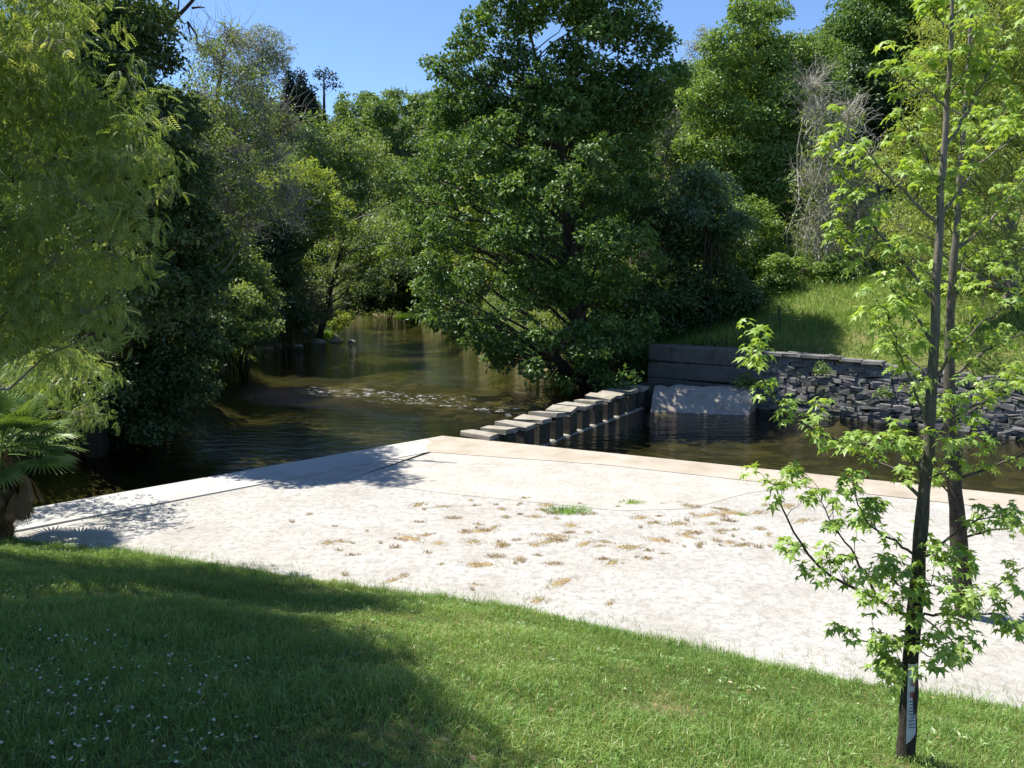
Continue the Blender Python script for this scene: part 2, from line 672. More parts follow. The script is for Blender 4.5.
s.l(bmp, fr.inputs['Normal'])
mx = s.n('ShaderNodeMixShader')
s.l(fr.outputs[0], mx.inputs[0])
s.l(tr.outputs[0], mx.inputs[1])
s.l(gl.outputs[0], mx.inputs[2])
# broken white water and painted sun glitter on the riffle
foam_glitter = s.n('ShaderNodeBsdfDiffuse')
foam_glitter.inputs[0].default_value = (0.75, 0.78, 0.8, 1)
mf = s.n('ShaderNodeMixShader')
fm = s.math('MULTIPLY', s.ramp(s.noise(3.6, 4, 0.75, m1, 0.4), [(0.595, 0.0), (0.635, 0.95)]), s.ramp(band, [(0.62, 0.0), (0.95, 1.0)]))
s.l(fm, mf.inputs[0])
s.l(mx.outputs[0], mf.inputs[1])
s.l(foam_glitter.outputs[0], mf.inputs[2])
s.l(mf.outputs[0], s.out.inputs[0])
M_WATER = s.m
mb = MB()
mb.add(*grid_mesh(np.arange(-60, 41, 4.0), np.arange(0, 116, 4.0), lambda x, y: np.full(x.shape, WZ)))
tag(mb.obj('river_water', M_WATER), kind='structure')

# ------------------------------------------------------------------ paved platform
s = NT('white_paving')
n1, n2, n3 = s.noise(0.9, 6, 0.6), s.noise(9, 5, 0.7), s.noise(40, 3, 0.7)
vor = s.n('ShaderNodeTexVoronoi', feature='DISTANCE_TO_EDGE')
vor.inputs['Scale'].default_value = 2.3
wv = s.n('ShaderNodeVectorMath', operation='ADD')
nz = s.n('ShaderNodeTexNoise')
nz.inputs['Scale'].default_value = 1.6
s.l(s.pos(), nz.inputs['Vector'])
sc_ = s.n('ShaderNodeVectorMath', operation='SCALE')
sc_.inputs['Scale'].default_value = 0.5
s.l(nz.outputs['Color'], sc_.inputs[0])
s.l(s.pos(), wv.inputs[0])
s.l(sc_.outputs[0], wv.inputs[1])
s.l(wv.outputs[0], vor.inputs['Vector'])
joint = s.ramp(vor.outputs['Distance'], [(0.0, 1.0), (0.035, 0.0)])
joint = s.math('MULTIPLY', joint, s.ramp(s.noise(1.7, 3), [(0.48, 0.0), (0.75, 0.3)]))
base = s.ramp(n1, [(0.30, (0.335, 0.318, 0.288)), (0.5, (0.41, 0.398, 0.372)), (0.7, (0.455, 0.446, 0.424))])
base = s.mix(s.ramp(n2, [(0.34, 0.95), (0.52, 0.0)]), base, (0.265, 0.25, 0.228))
base = s.mix(s.ramp(n3, [(0.34, 0.55), (0.46, 0.0)]), base, (0.19, 0.18, 0.16))
base = s.mix(s.ramp(s.noise(3.1, 6, 0.75, s.mapping((1, 1.8, 1), (0, 0, 0.4)), 0.8), [(0.50, 0.0), (0.62, 0.6)]), base, (0.28, 0.262, 0.238))
base = s.mix(joint, base, (0.30, 0.26, 0.20))
base = s.mix(s.ramp(s.noise(0.55, 8, 0.8, None, 0.5), [(0.55, 0.0), (0.70, 0.5)]), base, (0.34, 0.285, 0.215))
hgt = s.math('SUBTRACT', s.math('ADD', s.math('MULTIPLY', n2, 1.0), s.math('MULTIPLY', n3, 0.3)), joint)
s.principled(base, 0.92, 0.15, s.bump(hgt, 0.8, 0.03))
M_PAVE = s.m

s = NT('grey_cobbles')
vor = s.n('ShaderNodeTexVoronoi', feature='DISTANCE_TO_EDGE')
vor.inputs['Scale'].default_value = 4.6
s.l(s.mapping((1, 1.5, 1)), vor.inputs['Vector'])
vc = s.n('ShaderNodeTexVoronoi', feature='F1')
vc.inputs['Scale'].default_value = 4.6
s.l(s.mapping((1, 1.5, 1)), vc.inputs['Vector'])
g = s.ramp(vor.outputs['Distance'], [(0.0, 0.0), (0.12, 1.0)])
sep = s.n('ShaderNodeSeparateColor')
s.l(vc.outputs['Color'], sep.inputs[0])
base = s.ramp(sep.outputs[0], [(0.0, (0.33, 0.31, 0.275)), (1.0, (0.41, 0.39, 0.355))])
base = s.mix(s.math('ADD', s.math('MULTIPLY', g, 0.55), 0.45), (0.29, 0.27, 0.235), base)
base = s.mix(s.ramp(s.noise(1.1, 6, 0.7), [(0.4, 0.0), (0.7, 0.8)]), base, (0.44, 0.425, 0.395))
base = s.mix(s.ramp(s.noise(30, 3, 0.7), [(0.34, 0.5), (0.46, 0.0)]), base, (0.25, 0.22, 0.18))
s.principled(base, 0.92, 0.15, s.bump(s.math('ADD', g, s.noise(25, 3)), 0.4, 0.015))
M_COB = s.m

s = NT('tan_concrete')
n1, n2 = s.noise(1.2, 7, 0.65), s.noise(22, 4, 0.7)
base = s.ramp(n1, [(0.3, (0.28, 0.24, 0.185)), (0.5, (0.36, 0.315, 0.255)), (0.7, (0.41, 0.375, 0.325))])
base = s.mix(s.ramp(n2, [(0.32, 0.55), (0.48, 0.0)]), base, (0.30, 0.26, 0.21))
s.principled(base, 0.9, 0.2, s.bump(n2, 0.5, 0.012))
M_TAN = s.m
s = NT('pale_concrete')
n1, n2 = s.noise(0.8, 7, 0.65), s.noise(26, 4, 0.7)
base = s.ramp(n1, [(0.3, (0.33, 0.32, 0.30)), (0.6, (0.42, 0.41, 0.39))])
base = s.mix(s.ramp(n2, [(0.32, 0.5), (0.46, 0.0)]), base, (0.36, 0.35, 0.33))
s.principled(base, 0.9, 0.2, s.bump(n2, 0.4, 0.01))
M_PALE = s.m

kdir = np.array([-10.8, -10.2])
kdir /= np.linalg.norm(kdir)
corner = np.array([-1.7, 19.1])
kn = np.array([-kdir[1], kdir[0]])       # towards the camera side
kn = kn if kn @ (np.array([0, 10]) - corner) > 0 else -kn
rdir = np.array([10.6, -5.1])
rdir /= np.linalg.norm(rdir)
rn = np.array([rdir[1], -rdir[0]])
rn = rn if rn @ (np.array([0, 10]) - corner) > 0 else -rn
kA, kB = corner, corner + kdir * 19.5
KW = 1.15
# inner corner of the kerb
inner = corner + rdir * 0.35
mb = MB()
plat = [corner, corner + rdir * 34, (34, -4), (16, -3), (2, 6), (-12, 4), kB]
prism(mb, plat, -1.6, 0.0)
tag(mb.obj('paved_platform', M_PAVE), kind='structure')
mb = MB()
prism(mb, [kA + kdir * 0.5 + kn * 0.0, kB, kB + kn * KW, kA + kdir * 0.9 + kn * KW], -1.7, [0.014, 0.06, 0.06, 0.009])
tag(mb.obj('kerb', M_PALE), kind='structure')
BW = 1.05
mb = MB()
e = 0.012
prism(mb, [corner - kdir * 0.0 - rn * 0.02, corner + rdir * 34 - rn * 0.02, corner + rdir * 34 + rn * BW * 1.1, corner + rdir * 4.5 + rn * BW, corner + rdir * 0.9 + kdir * 0.9 + rn * BW * 0.75, corner + kdir * 0.5], -1.65, e)
tag(mb.obj('platform_border', M_TAN), kind='structure')
pts = [G(250, 478)[:2], G(345, 481)[:2], G(460, 495)[:2], G(620, 511)[:2], G(690, 509)[:2], G(745, 494)[:2]]
top = [corner + rdir * 8.2 + rn * BW * 1.03, corner + rdir * 4.5 + rn * (BW + .012), corner + rdir * 0.9 + kdir * 0.9 + rn * (BW * .75 + .012), corner + kdir * 1.1 + kn * (KW + 0.03)]
mb = MB()
prism(mb, pts[:6] + top + [corner + kdir * 4.6 + kn * (KW + 0.03)], -0.2, 0.006)
tag(mb.obj('cobbled_paving', M_COB), kind='structure')

# ------------------------------------------------------------------ lawn
s = NT('lawn_soil')
n1, n2 = s.noise(1.3, 5), s.noise(14, 4, 0.7)
base = s.ramp(n2, [(0.3, (0.045, 0.06, 0.018)), (0.7, (0.11, 0.12, 0.04))])
base = s.mix(s.ramp(n1, [(0.55, 0.0), (0.7, 0.8)]), base, (0.22, 0.18, 0.10))
s.principled(base, 0.95, 0.1, s.bump(n2, 0.8, 0.02))
M_LSOIL = s.m
mb = MB()
gx, gy = np.arange(-30, 30.1, 0.25), np.arange(-30, 15.1, 0.25)
mb.add(*grid_mesh(gx, gy, lawn_z))
tag(mb.obj('lawn', M_LSOIL, smooth=True), kind='structure')


def fbm(x, y, f, seed=0):
    r = np.random.default_rng(seed)
    o = np.zeros(np.shape(x))
    a = 1.0
    for i in range(4):
        p = r.random(4) * 6.28
        th = r.random(2) * 6.28
        o = o + a * np.sin(f * (x * math.cos(th[0]) + y * math.sin(th[0])) + p[0] + 1.3 * np.sin(f * 0.7 * (x * math.cos(th[1]) + y * math.sin(th[1])) + p[1]))
        f *= 1.9
        a *= 0.6
    return o / 2.0


def blades(mb, x, y, z, h, wd, lean, tint, heading=None):
    n = len(x)
    a = R.random(n) * 6.28 if heading is None else heading
    b = R.random(n) * 6.28
    p = np.stack([x, y, z], 1)
    wv = np.stack([np.cos(b), np.sin(b), np.zeros(n)], 1) * (wd / 2)[:, None]
    lv = np.stack([np.cos(a), np.sin(a), np.zeros(n)], 1)
    m = p + lv * (h * lean * 0.35)[:, None] + np.array([0, 0, 1]) * (h * 0.62)[:, None]
    t = p + lv * (h * lean)[:, None] + np.array([0, 0, 1]) * (h * (1 - 0.25 * lean))[:, None]
    v = np.stack([p - wv, p + wv, m + wv * 0.8, m - wv * 0.8, t], 1)
    i = (np.arange(n) * 5)[:, None]
    mb.add(v, [i + np.array([[0, 1, 2, 3]]), i + np.array([[3, 2, 4]])], np.repeat(tint, 5))


M_GRASS = leaf_mat('grass_blades', (0.123, 0.237, 0.052), (0.254, 0.404, 0.096), (0.478, 0.432, 0.202), transl=0.35, gloss=0.04, rough=0.4, sat=1.1)
M_DRY = leaf_mat('dry_grass', (0.30, 0.20, 0.11), (0.38, 0.29, 0.17), (0.25, 0.28, 0.11), transl=0.2, gloss=0.03)
M_FERN = leaf_mat('bright_tussock', (0.10, 0.20, 0.03), (0.18, 0.32, 0.06), transl=0.4)
n = 800000
x, y = R.uniform(-11.5, 8.5, n), R.uniform(2.6, 13.2, n)
d = lawn_dist(x, y)
keep = (d > -0.10 + 0.09 * fbm(x, y, 3.0, 3) + 0.07 * fbm(x, y, 11.0, 23) - 0.35 * (R.random(n) < 0.05)) & (np.abs(x) < y * 0.72 + 0.8)
x, y, d = x[keep], y[keep], d[keep]
cl_ = fbm(x, y, 2.6, 1)
dry = fbm(x, y, 1.3, 5) - 0.9 * np.exp(-((x + 2.4) ** 2 / 0.5 + (y - 9.3) ** 2 / 0.5)) * 0
bare = fbm(x, y, 3.3, 11)
drytop = np.exp(-((x + 2.2) ** 2 / 0.7 + (y - 9.4) ** 2 / 0.35)) + 0.8 * np.exp(-((x + 1.5) ** 2 / 0.4 + (y - 7.6) ** 2 / 0.4))
keep = (R.random(len(x)) < np.clip(1.05 - 0.8 * sstep(0.8, 1.2, bare) - 0.35 * drytop, 0.15, 1))
x, y, d, cl_, dry, drytop = [q[keep] for q in (x, y, d, cl_, dry, drytop)]
fine = fbm(x, y, 9.0, 31)
hgt = (0.042 + 0.05 * sstep(-0.6, 0.9, cl_) + 0.03 * sstep(0.2, 1.0, fine)) * R.uniform(0.55, 1.35, len(x)) * (1 - 0.35 * drytop)
big = R.random(len(x)) < 0.012
hgt[big] *= 1.9
tint = np.clip(0.36 + 0.20 * dry + 0.16 * fbm(x, y, 5.0, 41) + R.normal(0, 0.18, len(x)) + 0.45 * drytop, 0, 1)
tint[R.random(len(x)) < 0.07] = 0.97
mb = MB()
blades(mb, x, y, np.maximum(lawn_z(x, y) - 0.005, -0.003), hgt, R.uniform(0.003, 0.0062, len(x)), R.uniform(0.12, 1.3, len(x)), tint)
# taller tufts, mostly along the edge of the lawn
cx_ = np.concatenate([R.uniform(-9, 5, 90), R.uniform(-8, 5, 60)])
cy_ = np.concatenate([np.interp(cx_[:90], LAWN_EDGE[:, 0], LAWN_EDGE[:, 1]) - R.uniform(0.02, 0.35, 90), R.uniform(4, 10, 60)])
ii = np.repeat(np.arange(150), 26)
tx, ty = cx_[ii] + R.normal(size=len(ii)) * 0.045, cy_[ii] + R.normal(size=len(ii)) * 0.045
kk = lawn_dist(tx, ty) > -0.08
tx, ty, ii = tx[kk], ty[kk], ii[kk]
blades(mb, tx, ty, lawn_z(tx, ty) - 0.005, R.uniform(0.08, 0.20, len(tx)) * R.uniform(0.6, 1.25, 150)[ii], R.uniform(0.003, 0.006, len(tx)), R.uniform(0.15, 1.0, len(tx)), np.clip(R.normal(0.3, .1, 150)[ii] + R.normal(0, .1, len(tx)), 0, 1))
# broad-leaved weeds among the blades
k = R.choice(len(x), 900)
ci = np.repeat(k, 6)
az = R.random(len(ci)) * 6.28
X = np.stack([np.cos(az), np.sin(az), R.uniform(0.1, 0.7, len(ci))], 1)
leaves(mb, np.stack([x[ci], y[ci], lawn_z(x[ci], y[ci]) + 0.012], 1), X, np.tile([0, 0, 1.0], (len(ci), 1)), R.uniform(0.03, 0.065, len(ci)), 0.42, LEAF4, R.uniform(0.1, 0.5, len(ci)))
tag(mb.obj('lawn_grass', M_GRASS), 'short green lawn grass with dry yellow patches covering the near bank', 'grass', kind='stuff')

mb = MB()
n = 420
lx, ly = R.uniform(-9, 6, n), R.uniform(3.6, 12, n)
kk = lawn_dist(lx, ly) > 0.05
lx, ly = lx[kk], ly[kk]
az = R.random(len(lx)) * 6.28
X = np.stack([np.cos(az), np.sin(az), R.normal(0, .25, len(lx))], 1)
leaves(mb, np.stack([lx, ly, lawn_z(lx, ly) + R.uniform(0.015, 0.05, len(lx))], 1), X, np.array([0, 0, 1.0]) + R.normal(size=(len(lx), 3)) * 0.4, R.uniform(0.025, 0.06, len(lx)), 0.55, LEAF4)
tag(mb.obj('fallen_leaves', M_DRY), 'scattered dry brown fallen leaves lying in the lawn grass', 'leaves', kind='stuff')

# daisies in the shaded lower left of the lawn
s = NT('daisy_petals')
s.principled((0.8, 0.8, 0.76), 0.6, 0.2)
M_DAISY = s.m
s = NT('daisy_eye')
s.principled((0.75, 0.5, 0.05), 0.6, 0.2)
M_EYE = s.m
mb = MB()


def flower(c, r, petals, mp, me):
    th = np.linspace(0, 2 * math.pi, petals, endpoint=False)
    tl = R.normal(size=2) * 0.3
    v = [[0, 0, 0.004]]
    for a in th:
        v += [[r * math.cos(a - .16), r * math.sin(a - .16), 0.0], [r * math.cos(a + .16), r * math.sin(a + .16), 0.0]]
    v = np.array(v)
    v[:, 2] += v[:, 0] * tl[0] + v[:, 1] * tl[1]
    mb.add(v + c, np.array([[0, 1 + 2 * i, 2 + 2 * i] for i in range(petals)]), None, mp)
    u = np.array([[0, 0, 0.008]] + [[.35 * r * math.cos(a), .35 * r * math.sin(a), 0.005] for a in th])
    u[:, 2] += u[:, 0] * tl[0] + u[:, 1] * tl[1]
    mb.add(u + c, np.array([[0, 1 + i, 1 + (i + 1) % petals] for i in range(petals)]), None, me)
    mb.add(*curves(np.array([c - [0, 0, 0.06], c - [0, 0, 0.001]]), np.array([.001, .001]), 3), None, 2)


for i in range(170):
    cu = [(40, 640), (110, 660), (60, 700), (180, 690), (90, 740), (200, 740), (30, 600)][i % 7]
    u, v = cu[0] + R.normal() * 42, cu[1] + R.normal() * 24
    q = G(u, v, 0.9)
    for _ in range(6):
        q = G(u, v, float(lawn_z(q[0], q[1])))
    if lawn_dist(q[0], q[1]) < 0.2:
        continue
    flower(q + [0, 0, 0.055], R.uniform(0.006, 0.0095), 12, 0, 1)
tag(mb.obj('daisies', [M_DAISY, M_EYE, M_GRASS]), 'small white daisies dotted over the shaded left side of the lawn', 'flowers', kind='stuff')

# ------------------------------------------------------------------ weeds on the paving
def tuft_mesh(n, rad, h, mat, lo, hi):
    mb = MB()
    a, r = R.random(n) * 6.28, rad * R.random(n) ** 0.7
    blades(mb, r * np.cos(a), r * np.sin(a) * 0.8, 0.010 - 0.012 * r / rad, h * R.uniform(0.4, 1.2, n), R.uniform(0.004, 0.008, n), R.uniform(0.3, 1.5, n), R.uniform(lo, hi, n), a + R.normal(0, 0.5, n))
    # matted thatch at the root ties the blades together
    th = np.linspace(0, 2 * math.pi, 16, endpoint=False)
    rr = rad * R.uniform(0.35, 0.75, 16)
    v = np.concatenate([[[0, 0, 0.014]], np.c_[rr * .6 * np.cos(th), rr * .48 * np.sin(th), np.full(16, 0.010)], np.c_[rr * np.cos(th), rr * 0.8 * np.sin(th), np.full(16, -0.006)]])
    f3 = np.array([[0, 1 + k, 1 + (k + 1) % 16] for k in range(16)])
    f4 = np.array([[1 + k, 17 + k, 17 + (k + 1) % 16, 1 + (k + 1) % 16] for k in range(16)])
    mb.add(v, [f3, f4], R.uniform(0.3, 1.0, 33))
    return mb.mesh('weed_tuft', mat)


dry_meshes = [tuft_mesh(130, 0.17, 0.05, M_DRY, 0, 0.7), tuft_mesh(70, 0.11, 0.045, M_DRY, 0.3, 1.0), tuft_mesh(190, 0.32, 0.035, M_DRY, 0.1, 1.0), tuft_mesh(50, 0.08, 0.07, M_DRY, 0, 0.5), tuft_mesh(150, 0.25, 0.04, M_DRY, 0.5, 1.0)]
green_meshes = [tuft_mesh(420, 0.30, 0.10, M_GRASS, 0.1, 0.7), tuft_mesh(200, 0.2, 0.06, M_GRASS, 0.35, 1.0)]
spots = [(R.uniform(330, 700), R.uniform(500, 570)) for _ in range(34)] + [(R.uniform(620, 800), R.uniform(500, 556)) for _ in range(16)] + [(R.uniform(400, 560), R.uniform(500, 545)) for _ in range(14)] + [(R.uniform(560, 790), R.uniform(505, 560)) for _ in range(16)] + [(R.uniform(300, 620), R.uniform(520, 590)) for _ in range(12)] + [(442, 507), (475, 508), (500, 505), (520, 503), (548, 504), (418, 506), (345, 541), (395, 546), (398, 540), (440, 544), (470, 541), (430, 553), (380, 545), (405, 577), (390, 580), (330, 543), (365, 530), (290, 522), (310, 515), (585, 543), (600, 546), (590, 543), (640, 528), (655, 522), (640, 518), (690, 533), (700, 535), (720, 546), (745, 546), (735, 515), (755, 512), (765, 506), (700, 508), (720, 510), (705, 515), (800, 521), (815, 547), (780, 540), (760, 530), (560, 581), (535, 600), (610, 604), (470, 590), (555, 565), (480, 530), (500, 545), (350, 556), (420, 521), (455, 519), (570, 525), (625, 545), (670, 555)]
for i, (u, v) in enumerate(spots):
    q = G(u + R.normal() * 2, v + R.normal() * 1.0, 0.0)
    o = bpy.data.objects.new('dry_weed_tuft', dry_meshes[(i * 7) % 5])
    COL.objects.link(o)
    o.location = q
    o.rotation_euler = (0, 0, R.random() * 6.28)
    o.scale = (R.uniform(0.25, 1.25) * (0.6 if i < 34 else 1), R.uniform(0.3, 0.75) * (0.6 if i < 34 else 1), R.uniform(0.5, 1.1))
    o.rotation_euler = (0, 0, R.normal() * 0.5)
    tag(o, 'low dry brown weed tuft growing from the white paving', 'weed', 'dry weed tufts scattered over the white paving')
for (u, v, sx, me, lab) in [(568, 512, 1.05, 0, 'green grass clump in the middle of the white paving, tallest weed there'), (632, 503, 0.95, 1, 'flat yellow green weed patch on the paving right of the tall grass clump'), (742, 515, 0.5, 1, 'small grey green weed patch among dry tufts near the right maple')]:
    o = bpy.data.objects.new('green_weed_patch', green_meshes[me])
    COL.objects.link(o)
    o.location = G(u, v, 0.0) + [0, 0, 0.004]
    o.scale = (sx * 1.3, sx * 0.8, sx)
    tag(o, lab, 'weed', 'green weed patches on the paving')

# ------------------------------------------------------------------ stepping stones
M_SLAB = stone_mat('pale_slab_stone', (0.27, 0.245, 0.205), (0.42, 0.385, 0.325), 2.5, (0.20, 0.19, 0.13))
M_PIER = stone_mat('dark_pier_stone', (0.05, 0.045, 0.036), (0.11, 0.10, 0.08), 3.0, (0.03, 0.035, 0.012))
s0, s1 = G(479.6, 433.5, 0.10), G(632, 386.5, 0.10)
run = (s1 - s0)[:2]
Ls = np.linalg.norm(run)
run /= Ls
ang = math.atan2(run[1], run[0])
NS = 12
ordw = ['first', 'second', 'third', 'fourth', 'fifth', 'sixth', 'sixth', 'fifth', 'fourth', 'third', 'second', 'last']
for i in range(NS):
    c = s0[:2] + run * Ls * i / (NS - 1)
    where = 'counted from the paved platform' if i < 6 else ('before the far stone wall' if i == 11 else 'counted back from the far wall')
    t = thing('stepping_stone', (c[0], c[1], WZ - 0.5), 'flat pale stepping stone slab on a dark pier, %s %s' % (ordw[i], where), 'stepping stone', 'stepping stones crossing the river')
    rz = ang + R.normal() * 0.03
    mb = MB()
    box(mb, (c[0], c[1], 0.045), (0.50 + R.normal() * .03, 0.86 + R.normal() * .05, 0.115), rz, 0.024, tilt=(R.normal() * .02, R.normal() * .015))
    mb.obj('slab', M_SLAB, t)
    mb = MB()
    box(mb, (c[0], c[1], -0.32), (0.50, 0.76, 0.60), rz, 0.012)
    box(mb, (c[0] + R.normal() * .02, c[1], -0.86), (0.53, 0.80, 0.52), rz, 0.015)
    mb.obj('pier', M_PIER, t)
mb = MB()
cm = s0[:2] + run * Ls * 0.5 + np.array([run[1], -run[0]]) * 0.03
box(mb, (cm[0], cm[1], -0.86), (Ls + 0.2, 0.80, 0.57), ang, 0.0)
tag(mb.obj('stone_sill', M_SLAB), 'low flat stone sill at water level under the stepping stones', 'sill')
# end block at the far side
mb = MB()
c = s1[:2] + run * 1.15 + np.array([run[1], -run[0]]) * 0.2
box(mb, (c[0], c[1], -0.60), (1.5, 1.2, 1.22), ang, 0.04)
tag(mb.obj('end_block', M_PIER), 'square dark stone block joining the stepping stones to the far wall', 'stone block')

# ------------------------------------------------------------------ far walls, slip and post
M_BLOCK = stone_mat('grey_block_stone', (0.11, 0.10, 0.09), (0.21, 0.19, 0.165), 1.6)
M_GAP = stone_mat('dark_joint', (0.03, 0.028, 0.025), (0.06, 0.055, 0.05), 3.0)
M_RUB = stone_mat('rubble_stone', (0.115, 0.11, 0.106), (0.30, 0.29, 0.28), 2.2, (0.10, 0.11, 0.06))
M_SLIP = stone_mat('slip_concrete', (0.30, 0.26, 0.22), (0.46, 0.41, 0.35), 1.4)


def wall_stones(a, b, rows, lens, thick, z0, mat, gapmat, name, label, jit=0.01, tops=None):
    a, b = np.asarray(a), np.asarray(b)
    d = b - a
    L = np.linalg.norm(d)
    d /= L
    nn = np.array([-d[1], d[0]])
    nn = nn if nn[1] > 0 else -nn
    an = math.atan2(d[1], d[0])
    mb = MB()
    z = z0
    for h in rows:
        p = -0.3 * R.random()
        while p < L - 0.05:
            l = R.uniform(*lens)
            p0, p1 = max(p, 0), min(p + l, L)
            if p1 - p0 > 0.06:
                m = (p0 + p1) / 2
                lim = 9 if tops is None else np.interp(m / L, *tops) + R.normal() * 0.05
                if z + h * 0.6 < lim:
                    c = a + d * m + nn * (thick / 2 + R.normal() * 0.012)
                    box(mb, (c[0], c[1], z + h / 2 + R.normal() * jit), (p1 - p0 - 0.02, thick, h - 0.02), an + R.normal() * jit, jit)
            p += l
        z += h
    c = a + d * L / 2 + nn * (thick / 2 + 0.06)
    htop = z - 0.12 if tops is None else min(tops[1]) - 0.12
    box(mb, (c[0], c[1], (z0 + htop) / 2), (L - 0.1, thick * 0.8, htop - z0), an, 0, mi=1)
    o = mb.obj(name, [mat, gapmat])
    return tag(o, label, 'wall')


WA, WB = P(648, 366, 28.9)[:2], P(762, 366, 26.5)[:2]
wall_stones(WA, WB, [0.75, 0.6, 0.62], (0.9, 1.9), 0.6, -0.62, M_BLOCK, M_GAP, 'retaining_wall', 'low wall of large squared grey blocks in shade behind the stone slip', 0.008)
# rubble wall: irregular dry stones stacked in front of a dark core
WC = np.array([21.0, 16.2])
d = WC - WB
L = np.linalg.norm(d)
d /= L
nn = np.array([-d[1], d[0]])
nn = nn if nn[1] > 0 else -nn
mb = MB()
tp = lambda m: np.interp(m, [0, 2.0, 2.2, 4, 5, 7, 9, 16], [1.22, 1.22, 1.18, 1.12, 1.08, 1.0, 0.95, 0.9])
z = -0.75
while z < 1.2:
    h = R.uniform(0.08, 0.19)
    m = -0.1 * R.random()
    while m < L:
        l = R.uniform(0.12, 0.42)
        if z + h * 0.7 < tp(m):
            c = WB + d * (m + l / 2) + nn * (0.20 + R.normal() * 0.022 - 0.10 * (1.2 - z) + 0.22)
            box(mb, (c[0], c[1], z + h / 2 + R.normal() * 0.025), (l * 1.05, 0.34, h * 1.1), math.atan2(d[1], d[0]) + R.normal() * 0.07, 0.026, tilt=(R.normal() * 0.08, R.normal() * 0.05))
        m += l
    z += h * 0.9
an = math.atan2(d[1], d[0])
c = WB + d * L / 2 + nn * 0.62
box(mb, (c[0], c[1], -0.05), (L, 0.4, 1.6), an, 0, mi=1)
for m in np.arange(0, 3.6, 0.62):
    c = WB + d * (m + 0.3) + nn * 0.36
    box(mb, (c[0], c[1], tp(m) + 0.02), (0.6, 0.5, 0.10), an + R.normal() * .02, 0.01)
tag(mb.obj('rubble_wall', [M_RUB, M_GAP]), 'dry stone rubble wall of dark jagged stones below the grassy bank', 'wall')

# sloping stone slip with a flared right end
mb = MB()
a0, a1 = G(655, 386, 0.10), G(757, 386, 0.16)
b0, b1 = G(650, 417, -0.78), G(748, 421, -0.78)
seg = 16
rowsn = 9
vv = []
for j in range(rowsn):
    t = j / (rowsn - 1)
    for i in range(seg):
        q = i / (seg - 1)
        p = (a0 * (1 - q) + a1 * q) * (1 - t) + (b0 * (1 - q) + b1 * q) * t
        bulge = 0.16 * math.sin(math.pi * t)
        rid = 0.07 * ((i + j * 0.35) % 2 > 1) * q
        vv.append(p + [0.0, 0, bulge + rid + R.normal() * 0.028])
vv = np.array(vv)
top_n = len(vv)
low = vv.copy()
low[:, 2] = -1.3
i = np.arange(rowsn - 1)[:, None] * seg + np.arange(seg - 1)[None]
q4 = np.stack([i, i + seg, i + seg + 1, i + 1], -1).reshape(-1, 4)
border = list(range(seg)) + [j * seg + seg - 1 for j in range(1, rowsn)] + [(rowsn - 1) * seg + k for k in range(seg - 2, -1, -1)] + [j * seg for j in range(rowsn - 2, 0, -1)]
sd_ = np.array([[border[k], border[(k + 1) % len(border)], border[(k + 1) % len(border)] + top_n, border[k] + top_n] for k in range(len(border))])
mb.add(np.concatenate([vv, low]), [q4, sd_])
tag(mb.obj('stone_slip', M_SLIP), 'sloping ribbed stone slip running into the water below the block wall', 'slipway')

# iron fence post on the bank
s = NT('dark_green_iron')
s.principled(s.ramp(s.noise(8, 3), [(0.3, (0.02, 0.035, 0.025)), (0.7, (0.05, 0.06, 0.04))]), 0.6, 0.4)
M_IRON = s.m
pb = P(779, 352, 29.2)
pb[2] = float(terrain(pb[0], pb[1])) - 0.1
pt = P(779, 307, 29.2)
t = thing('fence_post', pb, 'thin dark metal post standing in the grass above the wall', 'post')
MB().add(*curves(np.array([pb, (pb + pt) / 2, pt]), np.array([.035, .035, .035]), 6)).obj('pole', M_IRON, t)
mb = MB()
box(mb, pt + [0, 0, .02], (.09, .09, .05))
mb.obj('cap', M_IRON, t)

# ================================================================== vegetation
BARK_OAK = bark_mat('oak_bark', (0.035, 0.03, 0.024), (0.10, 0.085, 0.065))
BARK_GREY = bark_mat('grey_bark', (0.12, 0.11, 0.095), (0.30, 0.28, 0.25))
BARK_PALE = bark_mat('bleached_twigs', (0.26, 0.24, 0.20), (0.44, 0.41, 0.36))
BARK_DARK = bark_mat('dark_bark', (0.02, 0.017, 0.014), (0.055, 0.045, 0.035))
L_OAK = leaf_mat('oak_leaves', (0.05, 0.105, 0.026), (0.115, 0.215, 0.045), (0.19, 0.30, 0.075), transl=0.36)
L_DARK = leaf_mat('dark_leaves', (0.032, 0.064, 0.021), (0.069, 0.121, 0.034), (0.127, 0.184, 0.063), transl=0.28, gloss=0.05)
L_LIME = leaf_mat('lime_leaves', (0.19, 0.26, 0.055), (0.32, 0.40, 0.10), (0.46, 0.50, 0.20), transl=0.45)
L_FEATHER = leaf_mat('feathery_leaves', (0.105, 0.18, 0.045), (0.215, 0.31, 0.085), (0.40, 0.46, 0.19), transl=0.48)
L_MID = leaf_mat('fresh_leaves', (0.095, 0.174, 0.041), (0.196, 0.310, 0.069), (0.284, 0.393, 0.097))
L_FAR = leaf_mat('far_leaves', (0.078, 0.144, 0.042), (0.144, 0.228, 0.060), (0.204, 0.276, 0.084))
L_OLIVE = leaf_mat('olive_leaves', (0.112, 0.177, 0.053), (0.201, 0.283, 0.083), (0.307, 0.389, 0.142))
L_YEL = leaf_mat('yellow_green_leaves', (0.177, 0.253, 0.048), (0.298, 0.386, 0.079), (0.413, 0.475, 0.121), transl=0.42)
L_BLUE = leaf_mat('blue_green_leaves', (0.056, 0.112, 0.062), (0.120, 0.210, 0.110), (0.193, 0.294, 0.169))
L_GREYG = leaf_mat('grey_green_leaves', (0.144, 0.174, 0.102), (0.240, 0.276, 0.168), transl=0.3)
